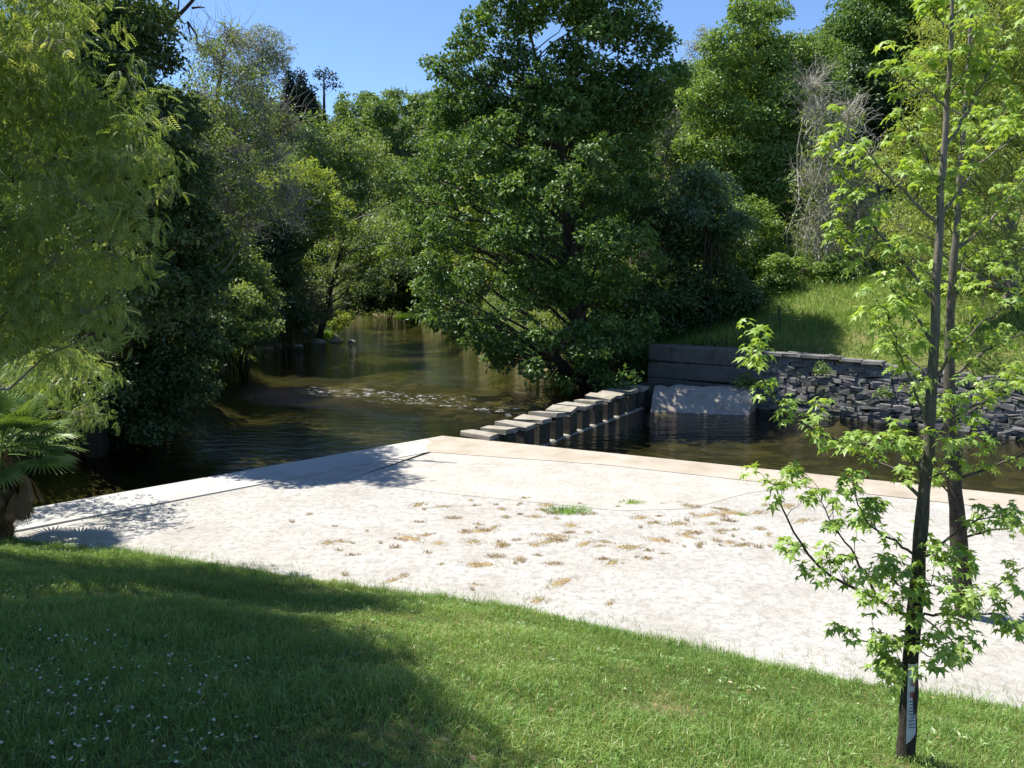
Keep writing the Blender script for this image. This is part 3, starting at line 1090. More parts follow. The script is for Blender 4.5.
L_PINE = leaf_mat('needle_foliage', (0.016, 0.035, 0.022), (0.035, 0.06, 0.04), transl=0.15)
L_MAPLE = leaf_mat('maple_leaves', (0.17, 0.29, 0.05), (0.29, 0.43, 0.085), (0.42, 0.52, 0.15), transl=0.45, gloss=0.035)
L_PALM = leaf_mat('palm_fronds', (0.082, 0.154, 0.036), (0.162, 0.252, 0.064), (0.360, 0.432, 0.162), transl=0.22, gloss=0.045, rough=0.4)
L_DEAD = leaf_mat('dead_fronds', (0.12, 0.075, 0.03), (0.22, 0.15, 0.07), transl=0.15)


def px(lst, Y, spread=0.0, copies=1):
    """clumps given in picture units at distance Y become spheres (x,y,z,r) at that distance"""
    out = []
    for c in lst:
        u, v, r = c[:3]
        dy = c[3] if len(c) > 3 else 0.0
        for k in range(copies):
            yy = Y + dy + (R.uniform(-1, 1) * spread if k or copies == 1 else -0.6 * spread * R.random())
            q = P(u, v, yy) * 1.0
            out.append([*q, r / F * yy])
    return np.array(out)


def gz(x, y):
    return float(terrain(np.array([x]), np.array([y]))[0])


def hero(name, label, cat, cl, leafm, bark, trunk=None, trad=None, group=None, twig_r=0.012, twig_frac=0.35, limb_k=7, bare=0, base=None, minz=-9, limb_n=None, rmul=1.0, **kw):
    cl = np.asarray(cl)
    if trunk is not None:
        trunk = np.asarray(trunk, float)
        b = trunk[0]
    else:
        m = cl[:, :2].mean(0)
        b = np.array([m[0], m[1], gz(*m)]) if base is None else np.asarray(base)
    t = thing(name, b, label, cat, group)
    mb = MB()
    if trunk is not None:
        mb.add(*curves(resample(trunk, 24) + np.r_[np.zeros((1, 3)), R.normal(size=(22, 3)) * 0.02, np.zeros((1, 3))], np.interp(np.linspace(0, 1, 24), np.linspace(0, 1, len(trad)), trad), 10))
        limbs(mb, trunk, trad, cl if limb_n is None else cl[R.permutation(len(cl))[:limb_n]], k=limb_k, rmul=rmul, minz=b[2] + 0.5)
    else:
        # a shrub: stems fan out from the root
        n = min(len(cl), 30)
        e = cl[R.permutation(len(cl))[:n], :3]
        st = b + R.normal(size=(n, 3)) * np.array([.25, .25, 0]) - [0, 0, .1]
        twigs(mb, st, e, 0.03, k=6, sag=0.15, jit=0.04, sides=4)
    cb = MB()
    sp, idx = foliage(cb, cl, **kw)
    k = R.random(len(sp)) < twig_frac
    if k.any():
        twigs(mb, cl[idx[k], :3] + rnd(k.sum()) * 0.05, sp[k], twig_r, k=4)
    mb.obj('trunk' if trunk is not None else 'stems', bark, t, smooth=True)
    cb.obj('crown' if cat == 'tree' else 'foliage', leafm, t)
    return t


for (u, v, r, yy, lab) in [(746, 379, 8, 26.3, 'small leafy plant rooted where the slip meets the rubble wall'), (822, 368, 6, 24.6, 'green plant hanging from the upper courses of the rubble wall'), (884, 392, 6, 22.6, 'low plant in the rubble wall just above the water behind the maples')]:
    c = px([(u, v, r), (u + r * .7, v + r * .6, r * .7), (u - r * .8, v + r * .5, r * .6)], yy, 0.05)
    hero('wall_plant', lab, 'plant', c, L_MID, BARK_OAK, base=[c[0, 0] + .1, c[0, 1] + .35, c[0, 2] - .1], leaf=0.07, lai=0.8, group='plants in the far wall')

# ---- the big oak in the middle
oak = [(545, 76, 15), (576, 95, 17), (520, 84, 13), (582, 20, 20), (500, 15, 28), (540, 5, 30), (580, -8, 32), (622, 8, 30), (648, 42, 22), (470, 42, 18), (456, 66, 15), (438, 72, 8), (604, 45, 26), (562, 58, 20),
       (515, 58, 20), (660, 80, 25), (625, 85, 26), (466, 92, 18), (492, 76, 16), (652, 102, 20), (684, 76, 12), (540, 97, 16), (600, 92, 18), (430, 62, 7), (520, -30, 30), (600, -40, 32), (560, -60, 30),
       (450, 117, 24), (500, 122, 28), (552, 122, 30), (600, 122, 30), (440, 152, 22), (486, 155, 32), (540, 152, 34), (592, 156, 34), (632, 150, 26), (424, 175, 18), (405, 177, 9),
       (460, 190, 32), (510, 190, 34), (560, 190, 36), (610, 190, 34), (645, 190, 24), (416, 202, 16), (420, 230, 18), (450, 235, 32), (500, 235, 36), (550, 235, 38), (600, 235, 38), (640, 235, 28),
       (425, 265, 20), (434, 296, 22), (470, 290, 32), (520, 285, 36), (570, 285, 38), (620, 285, 36), (436, 324, 16), (475, 332, 26), (520, 332, 32), (570, 335, 34), (620, 335, 32),
       (500, 360, 16), (540, 366, 20), (590, 366, 22), (420, 318, 9), (482, 352, 13), (420, 290, 13), (655, 270, 22), (648, 310, 22), (560, 384, 16), (525, 374, 14), (610, 384, 18), (575, 352, 20), (500, 345, 18), (640, 350, 20), (545, 345, 22), (600, 350, 22), (625, 372, 16)]
YO = 31.5
trunk = [[*P(590, 388, YO)], P(580, 330, YO), P(568, 230, YO), P(566, 160, YO), P(552, 110, YO), P(536, 62, YO), P(526, 10, YO)]
trunk[0][2] = gz(trunk[0][0], YO) - 0.3
def dome(lst, Y, uc, hw, depth, k=1.0):
    """clumps set on the near or far side of a rounded crown"""
    out = []
    for (u, v, r) in lst:
        h = depth * math.sqrt(max(0.04, 1 - ((u - uc) / hw) ** 2)) * np.interp(v, [95, 230], [0.4, 1.0])
        q = px([(u + R.normal() * 5, v + R.normal() * 5, r * R.uniform(0.58, 0.92), -k * h + R.normal() * 0.9)], Y, 0.01)
        out.append(q)
    return np.concatenate(out)


cl = np.concatenate([px(oak[:27], YO, 2.4, 2), dome(oak[27:], YO, 535, 145, 4.2), dome(oak[27:], YO, 535, 145, 3.6, -1.0), dome(oak[27::3], YO, 535, 145, 1.0), px([(455, 100, 20), (490, 108, 22), (525, 108, 24), (565, 112, 24), (605, 108, 24), (640, 118, 22), (580, 80, 20), (550, 92, 18)], YO, 2.2, 2)])
hero('oak_tree', 'tall broad oak in full leaf overhanging the river beyond the stepping stones', 'tree', cl, L_OAK, BARK_OAK, trunk, [0.42, 0.36, 0.3, 0.2, 0.13, 0.07, 0.03], leaf=0.14, width=0.66, lai=1.0, tuft=0.36, loose=0.14, shell=0.45, rmul=1.1)

# ---- near left: feathery tree whose crown hangs into the picture
fe = [(20, -20, 75), (-60, 30, 90), (50, 45, 42), (20, 90, 60), (70, 115, 48), (-40, 130, 80), (30, 160, 70), (95, 130, 40), (135, 92, 26), (155, 122, 22), (118, 165, 48), (160, 160, 22), (170, 190, 14),
      (80, 200, 60), (0, 230, 80), (140, 215, 30), (60, 260, 62), (115, 260, 42), (148, 262, 14), (-50, 290, 80), (30, 320, 65), (85, 315, 42), (108, 330, 22), (60, 375, 40, 3.5), (0, 390, 50, 4), (92, 375, 22, 3.5), (30, 425, 40, 4), (80, 415, 26, 3.5), (-60, 400, 60, 4), (60, 350, 34, 1),
      (55, 5, 30), (-120, 100, 90), (-130, 230, 90), (-20, 60, 60)]
cl = np.concatenate([px(fe, 9.6, 0.95, 2), px([(-330, 60, 120), (-300, -90, 120), (-420, 20, 130)], 8.2, 1.0, 1)])
sh = []  # extra crown clumps, added along the sun's direction to shade the lawn
for k in range(130):
    u, v = -120 + 68 * (k % 8) + R.normal() * 14, 572 + 30 * (k // 8) + R.normal() * 8
    if k >= 64:
        u, v = R.uniform(-60, 285), R.uniform(604, 655)
    if k >= 100:
        u, v = R.uniform(120, 330), R.uniform(640, 690)
    if (k < 100 and u > 235 + (v - 585) * 0.85) or R.random() < 0.08:
        continue
    q = G(u, v, 0.7)
    for _ in range(6):
        q = G(u, v, float(lawn_z(q[0], q[1])))
    hh = R.uniform(5.6, 7.4)
    for _ in range(2):
        sh.append([*(q + SUN * (hh / SUN[2]) + R.normal(size=3) * 0.25), R.uniform(0.5, 0.75)])
cl = np.concatenate([cl, np.array(sh)])
# keep this part of the crown above the lawn
cl = cl[(cl[:, 2] - cl[:, 3]) > 1.1]
tb = np.array([-9.4, 10.6])
tz = float(lawn_z(*tb))
trunk = [[tb[0], tb[1], tz - 0.2], [tb[0] + .1, tb[1], tz + 2], [tb[0] + .3, tb[1] - .1, tz + 4], [tb[0] + .6, tb[1] - .3, tz + 7.5]]
hero('feathery_tree', 'near tree with drooping feathery yellow green foliage filling the left edge', 'tree', cl, L_FEATHER, BARK_GREY, trunk, [0.2, 0.17, 0.13, 0.05], limb_n=30, rmul=0.7,
     leaf=0.12, width=1.0, lai=0.58, droop=0.75, tmpl=PINN, area=0.45, loose=0.3, tuft=0.36, twig_frac=0.5, twig_r=0.007, shell=0.15)

# ---- dark tree behind it
dk = [(110, 8, 50), (140, 35, 32), (90, 50, 45), (70, 20, 35), (60, 75, 35), (120, 75, 35), (150, 20, 22), (90, 95, 40), (170, 60, 14), (175, 120, 30), (185, 160, 26), (190, 190, 24), (160, 200, 40), (195, 230, 26), (170, 250, 40), (150, 290, 45), (190, 285, 30), (120, 150, 60), (100, 220, 70)]
cl = px(dk, 18.2, 1.5, 2)
b = P(90, 440, 19.8)
b[2] = gz(b[0], b[1]) - 0.2
trunk = [b, P(100, 300, 19.5), P(108, 150, 19.2), P(120, 20, 18.9), P(140, -60, 18.8)]
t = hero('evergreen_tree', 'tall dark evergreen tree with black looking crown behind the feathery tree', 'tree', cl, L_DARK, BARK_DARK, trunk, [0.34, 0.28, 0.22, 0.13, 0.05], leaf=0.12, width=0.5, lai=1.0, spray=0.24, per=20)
# its bare dark branch against the sky
mb = MB()
br = [P(150, 40, 18.8), P(166, 28, 18.7), P(180, 14, 18.7), P(196, -2, 18.6), P(206, -22, 18.6)]
mb.add(*curves(resample(br, 10), np.linspace(0.06, 0.03, 10), 6))
for a, e in [((176, 18), (178, -8)), ((178, 16), (188, 22)), ((188, 22), (192, 40)), ((192, 8), (205, 8)), ((170, 24), (176, 30)), ((188, 22), (198, 46))]:
    mb.add(*curves(resample([P(*a, 18.7), (P(*a, 18.7) + P(*e, 18.5)) / 2 + R.normal(size=3) * 0.06, P(*e, 18.5)], 5), np.linspace(0.028, 0.008, 5), 5))
mb.obj('bare_branch', BARK_DARK, t, smooth=True)

# ---- overhanging dark shrubs on the left bank
sh = [(175, 300, 30), (195, 320, 26), (205, 350, 22), (150, 330, 45), (185, 365, 28), (160, 380, 34), (120, 390, 45), (130, 420, 34), (175, 405, 22), (205, 385, 14), (95, 430, 40), (150, 430, 22), (110, 350, 50)]
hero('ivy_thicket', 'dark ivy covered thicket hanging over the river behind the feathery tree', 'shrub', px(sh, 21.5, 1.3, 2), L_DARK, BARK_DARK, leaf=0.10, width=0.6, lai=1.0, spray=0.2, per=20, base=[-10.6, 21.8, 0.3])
sh = [(232, 262, 26), (215, 285, 26), (250, 275, 20), (225, 310, 28), (252, 305, 22), (262, 290, 14), (240, 335, 20), (215, 335, 20), (262, 322, 16), (225, 235, 20)]
c = px(sh, 36, 1.6, 2)
hero('waterside_bush', 'grey green bush in patchy sun on the left bank above the grass tussock', 'shrub', c, L_OLIVE, BARK_DARK, leaf=0.14, lai=0.9, spray=0.28, per=20)
sh = [(270, 250, 24), (285, 275, 20), (268, 300, 20), (285, 310, 18), (300, 318, 14), (262, 225, 24), (290, 240, 22)]
hero('bank_shrub', 'very dark shaded shrub between the grey bush and the leaning tree', 'shrub', px(sh, 44, 1.8, 2), L_DARK, BARK_DARK, leaf=0.15, lai=1.0, spray=0.3, per=20)

sh = [(205, 305, 22), (225, 325, 18), (250, 330, 14), (240, 300, 20), (270, 328, 12), (195, 330, 18), (215, 345, 14)]
hero('overhanging_bush', 'sunlit olive bush leaning over the water beside the grass tussock', 'shrub', px(sh, 33, 1.2, 2), L_OLIVE, BARK_DARK, leaf=0.12, lai=0.8, base=[-12.9, 34, 0.2])
sh = [(300, 322, 9), (345, 318, 10), (280, 330, 10), (335, 326, 7), (265, 335, 9)]
hero('low_fern_bank', 'low ferny bank plants along the waterline under the leaning tree', 'shrub', px(sh, 54, 0.8, 2), L_YEL, BARK_DARK, leaf=0.14, lai=0.7)
# ---- grey twiggy tree
gr = [(215, 60, 26), (240, 80, 26), (200, 95, 26), (255, 105, 26), (225, 115, 30), (265, 135, 24), (195, 140, 26), (235, 150, 30), (275, 160, 18), (215, 175, 28), (250, 185, 28), (285, 190, 14), (225, 205, 26), (262, 210, 22), (240, 225, 18), (205, 45, 18), (228, 35, 14), (290, 215, 10), (180, 110, 25), (200, 215, 22), (285, 120, 16)]
cl = px(gr, 24.5, 2.2, 2)
b = P(165, 400, 25.5)
b[2] = gz(b[0], b[1]) - 0.2
trunk = [b, P(180, 290, 25.1), P(200, 190, 24.7), P(215, 110, 24.5), P(225, 45, 24.5)]
t = hero('twiggy_tree', 'grey half bare tree with tangled lichen twigs leaning over the river at left', 'tree', cl, L_OLIVE, BARK_GREY, trunk, [0.24, 0.2, 0.15, 0.09, 0.04], leaf=0.085, lai=0.20, spray=0.35, per=12, twig_frac=0.0, shell=0.2, rmul=0.9)
mb = MB()
n = 1500
i = R.integers(0, len(cl), n)
A = cl[i, :3] + rnd(n) * (cl[i, 3] * R.random(n) * 0.7)[:, None]
D = nrm(rnd(n) + np.array([0.5, 0, 0.0]))
twigs(mb, A, A + D * R.uniform(0.4, 1.3, n)[:, None], R.uniform(0.006, 0.014, n), k=5, sag=-0.1, jit=0.08)
mb.obj('bare_twigs', BARK_GREY, t)

# pale wispy tree top far behind it
cl = px([(262, 42, 18), (250, 58, 20), (275, 52, 14), (240, 45, 14), (282, 62, 9), (265, 75, 18), (245, 85, 20), (290, 48, 5)], 62, 2, 2)
b = np.array([*P(262, 150, 62)[:2], 0])
b[2] = gz(b[0], b[1]) - 0.3
t = hero('wispy_tree', 'pale wispy grey green treetop standing out against the sky at upper left', 'tree', cl, L_GREYG, BARK_PALE, [b, P(262, 110, 62), P(262, 50, 62)], [0.25, 0.18, 0.04], leaf=0.22, width=0.22, lai=0.35, spray=0.5, per=16, twig_frac=0.8, twig_r=0.02)

# ---- trees beside the far reach of the river
ye = [(300, 175, 20), (285, 195, 18), (315, 190, 22), (300, 210, 22), (330, 205, 18), (275, 215, 16), (320, 228, 18), (292, 235, 16), (345, 225, 14), (270, 180, 12)]
c = px(ye, 47, 1.8, 2)
b = np.array([-15.6, 48.0, 0])
b[2] = gz(b[0], b[1]) - 0.2
hero('yellow_green_tree', 'small bright yellow green tree on the left bank below the grey treetops', 'tree', c, L_YEL, BARK_GREY, [b, P(290, 260, 47.8), P(302, 190, 47)], [0.16, 0.12, 0.04], leaf=0.15, lai=0.8, spray=0.3, per=20)

le = [(345, 250, 18), (365, 235, 18), (385, 230, 16), (400, 245, 14), (370, 262, 18), (395, 265, 14), (335, 275, 16), (315, 285, 14), (355, 285, 16), (310, 265, 14), (380, 285, 14), (330, 240, 16)]
c = px(le, 53, 2, 2)
b = np.array([*P(318, 322, 53)[:2], 0])
b[2] = gz(b[0], b[1]) - 0.2
t = hero('leaning_tree', 'slender leaning tree with a curved dark trunk at the bend of the river', 'tree', c, L_OLIVE, BARK_OAK, [b, P(330, 290, 53), P(340, 255, 53), P(346, 228, 53), P(360, 214, 53)], [0.22, 0.2, 0.15, 0.11, 0.05], leaf=0.16, lai=0.28, spray=0.4, per=14, twig_frac=0.6, twig_r=0.018, rmul=1.0)
mb = MB()
for pth, r in [([(340, 258), (352, 250), (375, 244), (402, 243)], .09), ([(345, 230), (360, 216), (380, 214)], .07), ([(334, 280), (348, 268), (362, 262)], .06), ([(325, 302), (340, 290), (350, 286)], .06)]:
    mb.add(*curves(resample([P(u, v, 53 - 0.4 * k) for k, (u, v) in enumerate(pth)], 9), np.linspace(r, .02, 9), 6))
mb.obj('leaning_branches', BARK_GREY, t, smooth=True)
fo = [(320, 150, 20), (300, 140, 18), (345, 145, 18), (355, 165, 20), (335, 172, 18), (375, 160, 20), (395, 175, 20), (310, 165, 14), (370, 190, 20), (400, 200, 18), (350, 195, 16)]
b = np.array([*P(327, 240, 60)[:2], 0])
b[2] = gz(b[0], b[1]) - 0.2
hero('forked_tree', 'thin forked tree with pale trunk in front of the wooded hillside', 'tree', px(fo, 60, 2.5, 2), L_OLIVE, BARK_GREY, [b, P(327, 200, 60), P(324, 165, 60), P(319, 140, 60)], [0.24, 0.2, 0.14, 0.05], leaf=0.19, lai=0.5, spray=0.45, per=16, twig_frac=0.4, twig_r=0.025, rmul=1.5)
sh = [(300, 290, 16), (290, 305, 14), (312, 300, 14), (300, 318, 10), (318, 312, 12), (285, 320, 10)]
hero('pale_thicket', 'pale sunlit thicket of thin stems at the foot of the leaning tree', 'shrub', px(sh, 51.5, 1.0, 2), L_GREYG, BARK_PALE, leaf=0.13, lai=0.5, spray=0.3, per=16, twig_frac=0.8)
sh = [(355, 300, 16), (375, 300, 18), (395, 295, 16), (410, 300, 14), (345, 310, 9), (370, 280, 16), (395, 275, 18), (415, 275, 20), (420, 305, 14)]
hero('far_bank_bush', 'dark rounded bush at the far end of the visible river', 'shrub', px(sh, 76, 2.0, 2), L_DARK, BARK_DARK, leaf=0.2, lai=1.0, spray=0.4, per=20)

# ---- right of the oak
sh = [(690, 200, 28), (680, 240, 34), (720, 250, 30), (670, 290, 34), (715, 295, 36), (745, 300, 22), (690, 325, 30), (735, 325, 20), (655, 320, 26), (660, 225, 26), (650, 345, 18), (705, 340, 18)]
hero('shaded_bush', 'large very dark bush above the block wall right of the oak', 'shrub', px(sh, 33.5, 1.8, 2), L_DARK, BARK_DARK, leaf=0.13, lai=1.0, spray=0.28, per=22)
sh = [(694, 185, 20), (710, 205, 20), (685, 215, 20), (725, 225, 16), (700, 235, 18)]
hero('blue_green_shrub', 'bluish green leafy shrub at the right edge of the oak crown', 'shrub', px(sh, 34.0, 1.5, 2) - np.array([0, 1.6, 0, 0]), L_BLUE, BARK_OAK, leaf=0.14, lai=0.9, spray=0.3, per=20)
sh = [(745, 215, 24), (765, 235, 22), (735, 240, 22), (760, 262, 22), (785, 268, 18), (745, 270, 20), (722, 262, 18), (770, 285, 14), (800, 275, 14)]
hero('fresh_bush', 'bright mid green bush beside the grassy bank right of the dark bush', 'shrub', px(sh, 38, 1.8, 2), L_MID, BARK_OAK, leaf=0.14, lai=0.95, spray=0.3, per=20)
ro = [(755, 20, 22), (730, 50, 26), (765, 50, 30), (800, 60, 28), (715, 85, 28), (750, 85, 34), (790, 90, 34), (825, 95, 24), (705, 120, 26), (740, 125, 36), (780, 130, 36), (815, 130, 28), (700, 155, 24), (735, 165, 34), (775, 170, 34), (810, 170, 26), (720, 195, 26), (755, 200, 30), (790, 205, 26), (745, 5, 14), (775, 10, 16), (690, 140, 16), (690, 100, 14)]
b = np.array([*P(765, 260, 48)[:2], 0])
b[2] = gz(b[0], b[1]) - 0.3
hero('round_tree', 'large rounded fresh green tree on the hillside between oak and maple', 'tree', px(ro, 48, 4.0, 2), L_MID, BARK_OAK, [b, P(764, 200, 48), P(760, 110, 48), P(757, 20, 48)], [0.42, 0.34, 0.22, 0.06], leaf=0.17, lai=0.9, spray=0.36, per=24, flat=0.4)
bk = [(860, 20, 30), (890, 10, 30), (845, 45, 24), (880, 50, 34), (915, 40, 28), (850, 80, 28), (890, 90, 34), (925, 80, 28), (860, 115, 28), (900, 125, 32), (835, 30, 10), (870, -10, 26), (905, -20, 28), (840, 110, 20), (935, 10, 24), (940, 120, 26), (870, 150, 26)]
b = np.array([*P(885, 215, 58)[:2], 0])
b[2] = gz(b[0], b[1]) - 0.3
hero('hillside_tree', 'dark green tree high on the slope behind the first maple top', 'tree', px(bk, 58, 4.0, 2), L_OAK, BARK_OAK, [b, P(885, 140, 58), P(882, 20, 58)], [0.4, 0.3, 0.06], leaf=0.2, lai=0.9, spray=0.42, per=24)
cl = px([(705, 35, 10), (695, 50, 12), (715, 48, 10), (690, 70, 14), (708, 68, 14), (700, 90, 14)], 66, 2, 2)
b = np.array([*P(702, 150, 66)[:2], 0])
b[2] = gz(b[0], b[1]) - 0.3
hero('budding_tree', 'pale grey nearly leafless treetop between the oak and the rounded tree', 'tree', cl, L_GREYG, BARK_PALE, [b, P(702, 90, 66), P(703, 38, 66)], [0.2, 0.15, 0.03], leaf=0.2, width=0.3, lai=0.22, spray=0.5, per=12, twig_frac=1.0, twig_r=0.022)


def brush(name, label, lst, Y, spread, n, mat, length, r, lift, leafm=None, group=None, **kw):
    cl = px(lst, Y, spread, 2)
    m = cl[:, :2].mean(0)
    b = np.array([m[0], m[1], gz(*m)])
    t = thing(name, b, label, 'brushwood', group)
    mb = MB()
    i = R.integers(0, len(cl), n)
    A = cl[i, :3] + rnd(n) * (cl[i, 3] * R.random(n))[:, None]
    D = nrm(rnd(n) * 0.9 + np.array(lift))
    twigs(mb, A, A + D * R.uniform(0.4, 1.0, n)[:, None] * length, R.uniform(0.5, 1.0, n) * r, k=6, sag=0.15, jit=0.06)
    nb = 40
    j = R.integers(0, len(cl), nb)
    st = np.c_[cl[j, :2] + R.normal(size=(nb, 2)) * 0.4, np.zeros(nb)]
    st[:, 2] = terrain(st[:, 0], st[:, 1]) - 0.2
    twigs(mb, st, cl[j, :3], r * 2.0, k=7, sag=0.1, jit=0.05, sides=5)
    mb.obj('branches', mat, t)
    if leafm:
        cb = MB()
        foliage(cb, cl, **kw)
        cb.obj('foliage', leafm, t)
    return t


brush('dead_brush', 'tangle of bleached dead branches beside the grassy bank left of the maples', [(815, 120, 20), (830, 150, 24), (812, 180, 24), (840, 190, 24), (822, 215, 24), (845, 230, 24), (805, 240, 18), (830, 255, 20), (860, 210, 20), (865, 170, 20), (848, 120, 16), (880, 240, 20), (812, 90, 10)], 37, 1.4, 1500, BARK_PALE, 1.9, 0.017, (0, 0, 0.55), L_OLIVE, leaf=0.12, lai=0.16, spray=0.3, per=10)
brush('grey_scrub', 'greyish brown leafless scrub showing behind the right side of the oak', [(650, 130, 20), (670, 120, 18), (665, 150, 22), (645, 155, 20), (680, 145, 14), (655, 105, 14), (675, 95, 12)], 50, 1.6, 900, BARK_GREY, 1.8, 0.02, (0, 0, 0.8), L_OLIVE, leaf=0.15, lai=0.25, spray=0.4, per=10)

wl = [(960, 30, 40), (1000, 10, 40), (920, 60, 24), (975, 80, 45), (1020, 70, 45), (935, 110, 34), (985, 130, 45), (1030, 130, 45), (905, 140, 24), (940, 160, 36), (890, 170, 20), (920, 200, 30), (970, 190, 42), (1015, 195, 45), (900, 225, 24), (945, 235, 34), (990, 240, 38), (1030, 250, 40), (1060, 60, 45), (1070, 170, 50), (1000, -30, 45), (1050, -20, 50), (890, 250, 16), (920, 260, 18)]
b = np.array([*P(1010, 330, 27)[:2], 0])
b[2] = gz(b[0], b[1]) - 0.2
hero('lime_tree', 'pale lime green airy tree filling the upper right behind the maples', 'tree', px(wl, 26.5, 2.4, 2), L_LIME, BARK_GREY, [b, P(1008, 220, 27), P(1004, 100, 27), P(1000, -20, 27)], [0.26, 0.2, 0.14, 0.05], leaf=0.11, width=0.34, lai=0.25, loose=0.6, droop=0.6, twig_frac=0.5)
sh = [(960, 285, 20), (985, 280, 22), (1010, 290, 22), (1030, 285, 26), (930, 280, 14), (1005, 310, 14), (1030, 320, 20), (905, 275, 12)]
hero('dark_undergrowth', 'dark undergrowth at the foot of the lime green tree', 'shrub', px(sh, 30, 1.2, 2), L_OLIVE, BARK_DARK, leaf=0.12, lai=0.7, spray=0.25, per=18)
sh = [(850, 275, 14), (870, 280, 14), (890, 270, 14), (835, 285, 10), (820, 292, 9), (845, 262, 14)]
sh = [(880, 255, 20), (905, 245, 22), (925, 225, 24), (945, 255, 20), (865, 235, 20), (890, 215, 22), (835, 225, 20), (850, 200, 22), (820, 245, 16), (960, 270, 16), (915, 268, 12)]
hero('broadleaf_thicket', 'leafy green thicket between the dead branches and the lime green tree', 'shrub', px(sh, 42, 1.6, 2), L_MID, BARK_OAK, leaf=0.14, lai=0.9)
sh = [(850, 275, 14), (870, 280, 14), (890, 270, 14), (835, 285, 10), (820, 292, 9), (845, 262, 14)]
sh = [(u, v + 8, r * 1.25) for u, v, r in [(775, 278, 13), (795, 284, 12), (815, 282, 14), (838, 280, 12), (760, 285, 12), (860, 284, 12), (882, 284, 13), (905, 282, 14), (805, 268, 14), (850, 266, 16), (890, 262, 16), (930, 276, 14), (780, 262, 15), (830, 262, 15)]]
hero('bank_top_shrub', 'long low leafy shrub along the top of the grassy bank', 'shrub', px(sh, 35.5, 0.8, 2), L_MID, BARK_OAK, leaf=0.12, lai=0.9)
sh = [(850, 275, 14), (870, 280, 14), (890, 270, 14), (835, 285, 10), (820, 292, 9), (845, 262, 14)]
hero('slope_bush', 'low dark green bush at the top of the grassy bank under the dead branches', 'shrub', px(sh, 38, 1.0, 2), L_OAK, BARK_DARK, leaf=0.12, lai=0.9, spray=0.25, per=18)

# ---- skyline conifers and hillside trees -------------------------------------
YC = 150
for (u, v, hw, hh, lab) in [(288, 66, 9, 62, 'tallest dark narrow conifer on the left of the hilltop row'), (300, 68, 8, 58, 'dark narrow conifer in the middle of the hilltop row'), (311, 84, 8, 46, 'shortest dark conifer at the right of the hilltop row')]:
    lst = [(u + R.normal() * 1.0, v + 3 + hh * q, 1.6 + hw * 0.85 * q ** 0.7) for q in np.linspace(0, 1, 14)]
    lst += [(u + hw * 0.6 * s_ * q, v + 4 + hh * q, hw * 0.35 * q) for q in (0.35, 0.6, 0.8, 1.0) for s_ in (-1, 1)]
    b = np.array([*P(u, v, YC)[:2], 0])
    b[2] = gz(b[0], b[1]) - 0.5
    top = P(u, v, YC)
    hero('conifer_tree', lab, 'tree', px(lst, YC, 1.0, 1), L_PINE, BARK_DARK, [b, (b + top) / 2, top], [0.5, 0.35, 0.05], group='conifers on the hilltop', leaf=0.45, width=0.5, lai=2.6, loose=0.15, spray=0.5, per=16, twig_frac=0.1, twig_r=0.03)
lst = [(322, 72, 4), (328, 74, 4), (333, 78, 3), (317, 76, 3), (325, 78, 3), (329, 86, 3), (336, 88, 3.5), (322, 88, 3)]
b = np.array([*P(324, 110, YC)[:2], 0])
b[2] = gz(b[0], b[1]) - 0.5
hero('umbrella_tree', 'lone flat topped tree with bare stem on the hilltop skyline', 'tree', px(lst, YC, 0.6, 1), L_PINE, BARK_DARK, [b, P(324, 100, YC), P(324, 75, YC)], [0.4, 0.3, 0.12], leaf=0.5, width=0.5, lai=1.0, spray=0.5, per=12, twig_frac=0.1)


def proto(seed, h, r, lm, bark, leaf, lai, n=26):
    """crown and trunk meshes of a hillside tree, standing at the origin"""
    global R
    keep, R = R, np.random.default_rng(seed)
    cl = []
    for i in range(n):
        q = R.random() ** 0.8
        zz = h * (0.25 + 0.68 * q)
        rr = r * math.sqrt(max(0.05, 1 - ((q - 0.35) / 0.75) ** 2))
        a = R.random() * 6.28
        d = rr * R.random() ** 0.5 * 0.85
        cl.append([d * math.cos(a), d * math.sin(a), zz, r * R.uniform(0.26, 0.42)])
    cl = np.array(cl)
    tm, cm_ = MB(), MB()
    trunk = np.array([[0, 0, -0.6], [0.1, 0, h * .3], [-0.1, 0.1, h * .6], [0, 0, h * 0.95]])
    tm.add(*curves(resample(trunk, 10), np.linspace(0.035 * h * 0.6, 0.03, 10), 7))
    limbs(tm, trunk, [0.02 * h, 0.03], cl, minz=h * 0.12, sides=4, k=5)
    foliage(cm_, cl, leaf=leaf, width=0.6, lai=lai, spray=0.4, per=22)
    R = keep
    return tm.mesh('trunk', bark, True), cm_.mesh('crown', lm)


PROTO = [(proto(1, 9, 3.3, L_OAK, BARK_OAK, 0.21, 0.9), 'mid green leafy tree on the wooded slope'),
         (proto(2, 10, 3.0, L_MID, BARK_OAK, 0.21, 0.9), 'fresh green tree on the wooded slope'),
         (proto(3, 9, 2.8, L_OLIVE, BARK_GREY, 0.20, 0.6), 'thin olive green tree on the wooded slope'),
         (proto(4, 8, 3.2, L_DARK, BARK_DARK, 0.21, 1.0), 'dark shadowy tree on the wooded slope'),
         (proto(5, 8.5, 2.8, L_YEL, BARK_GREY, 0.20, 0.75), 'yellowish green tree on the wooded slope')]


def proj(x, y, z):
    d = np.array([x, y, z - H])
    zf = d[1] * CP - d[2] * SP
    return 512 + F * d[0] / zf, 384 - F * (d[1] * SP + d[2] * CP) / zf


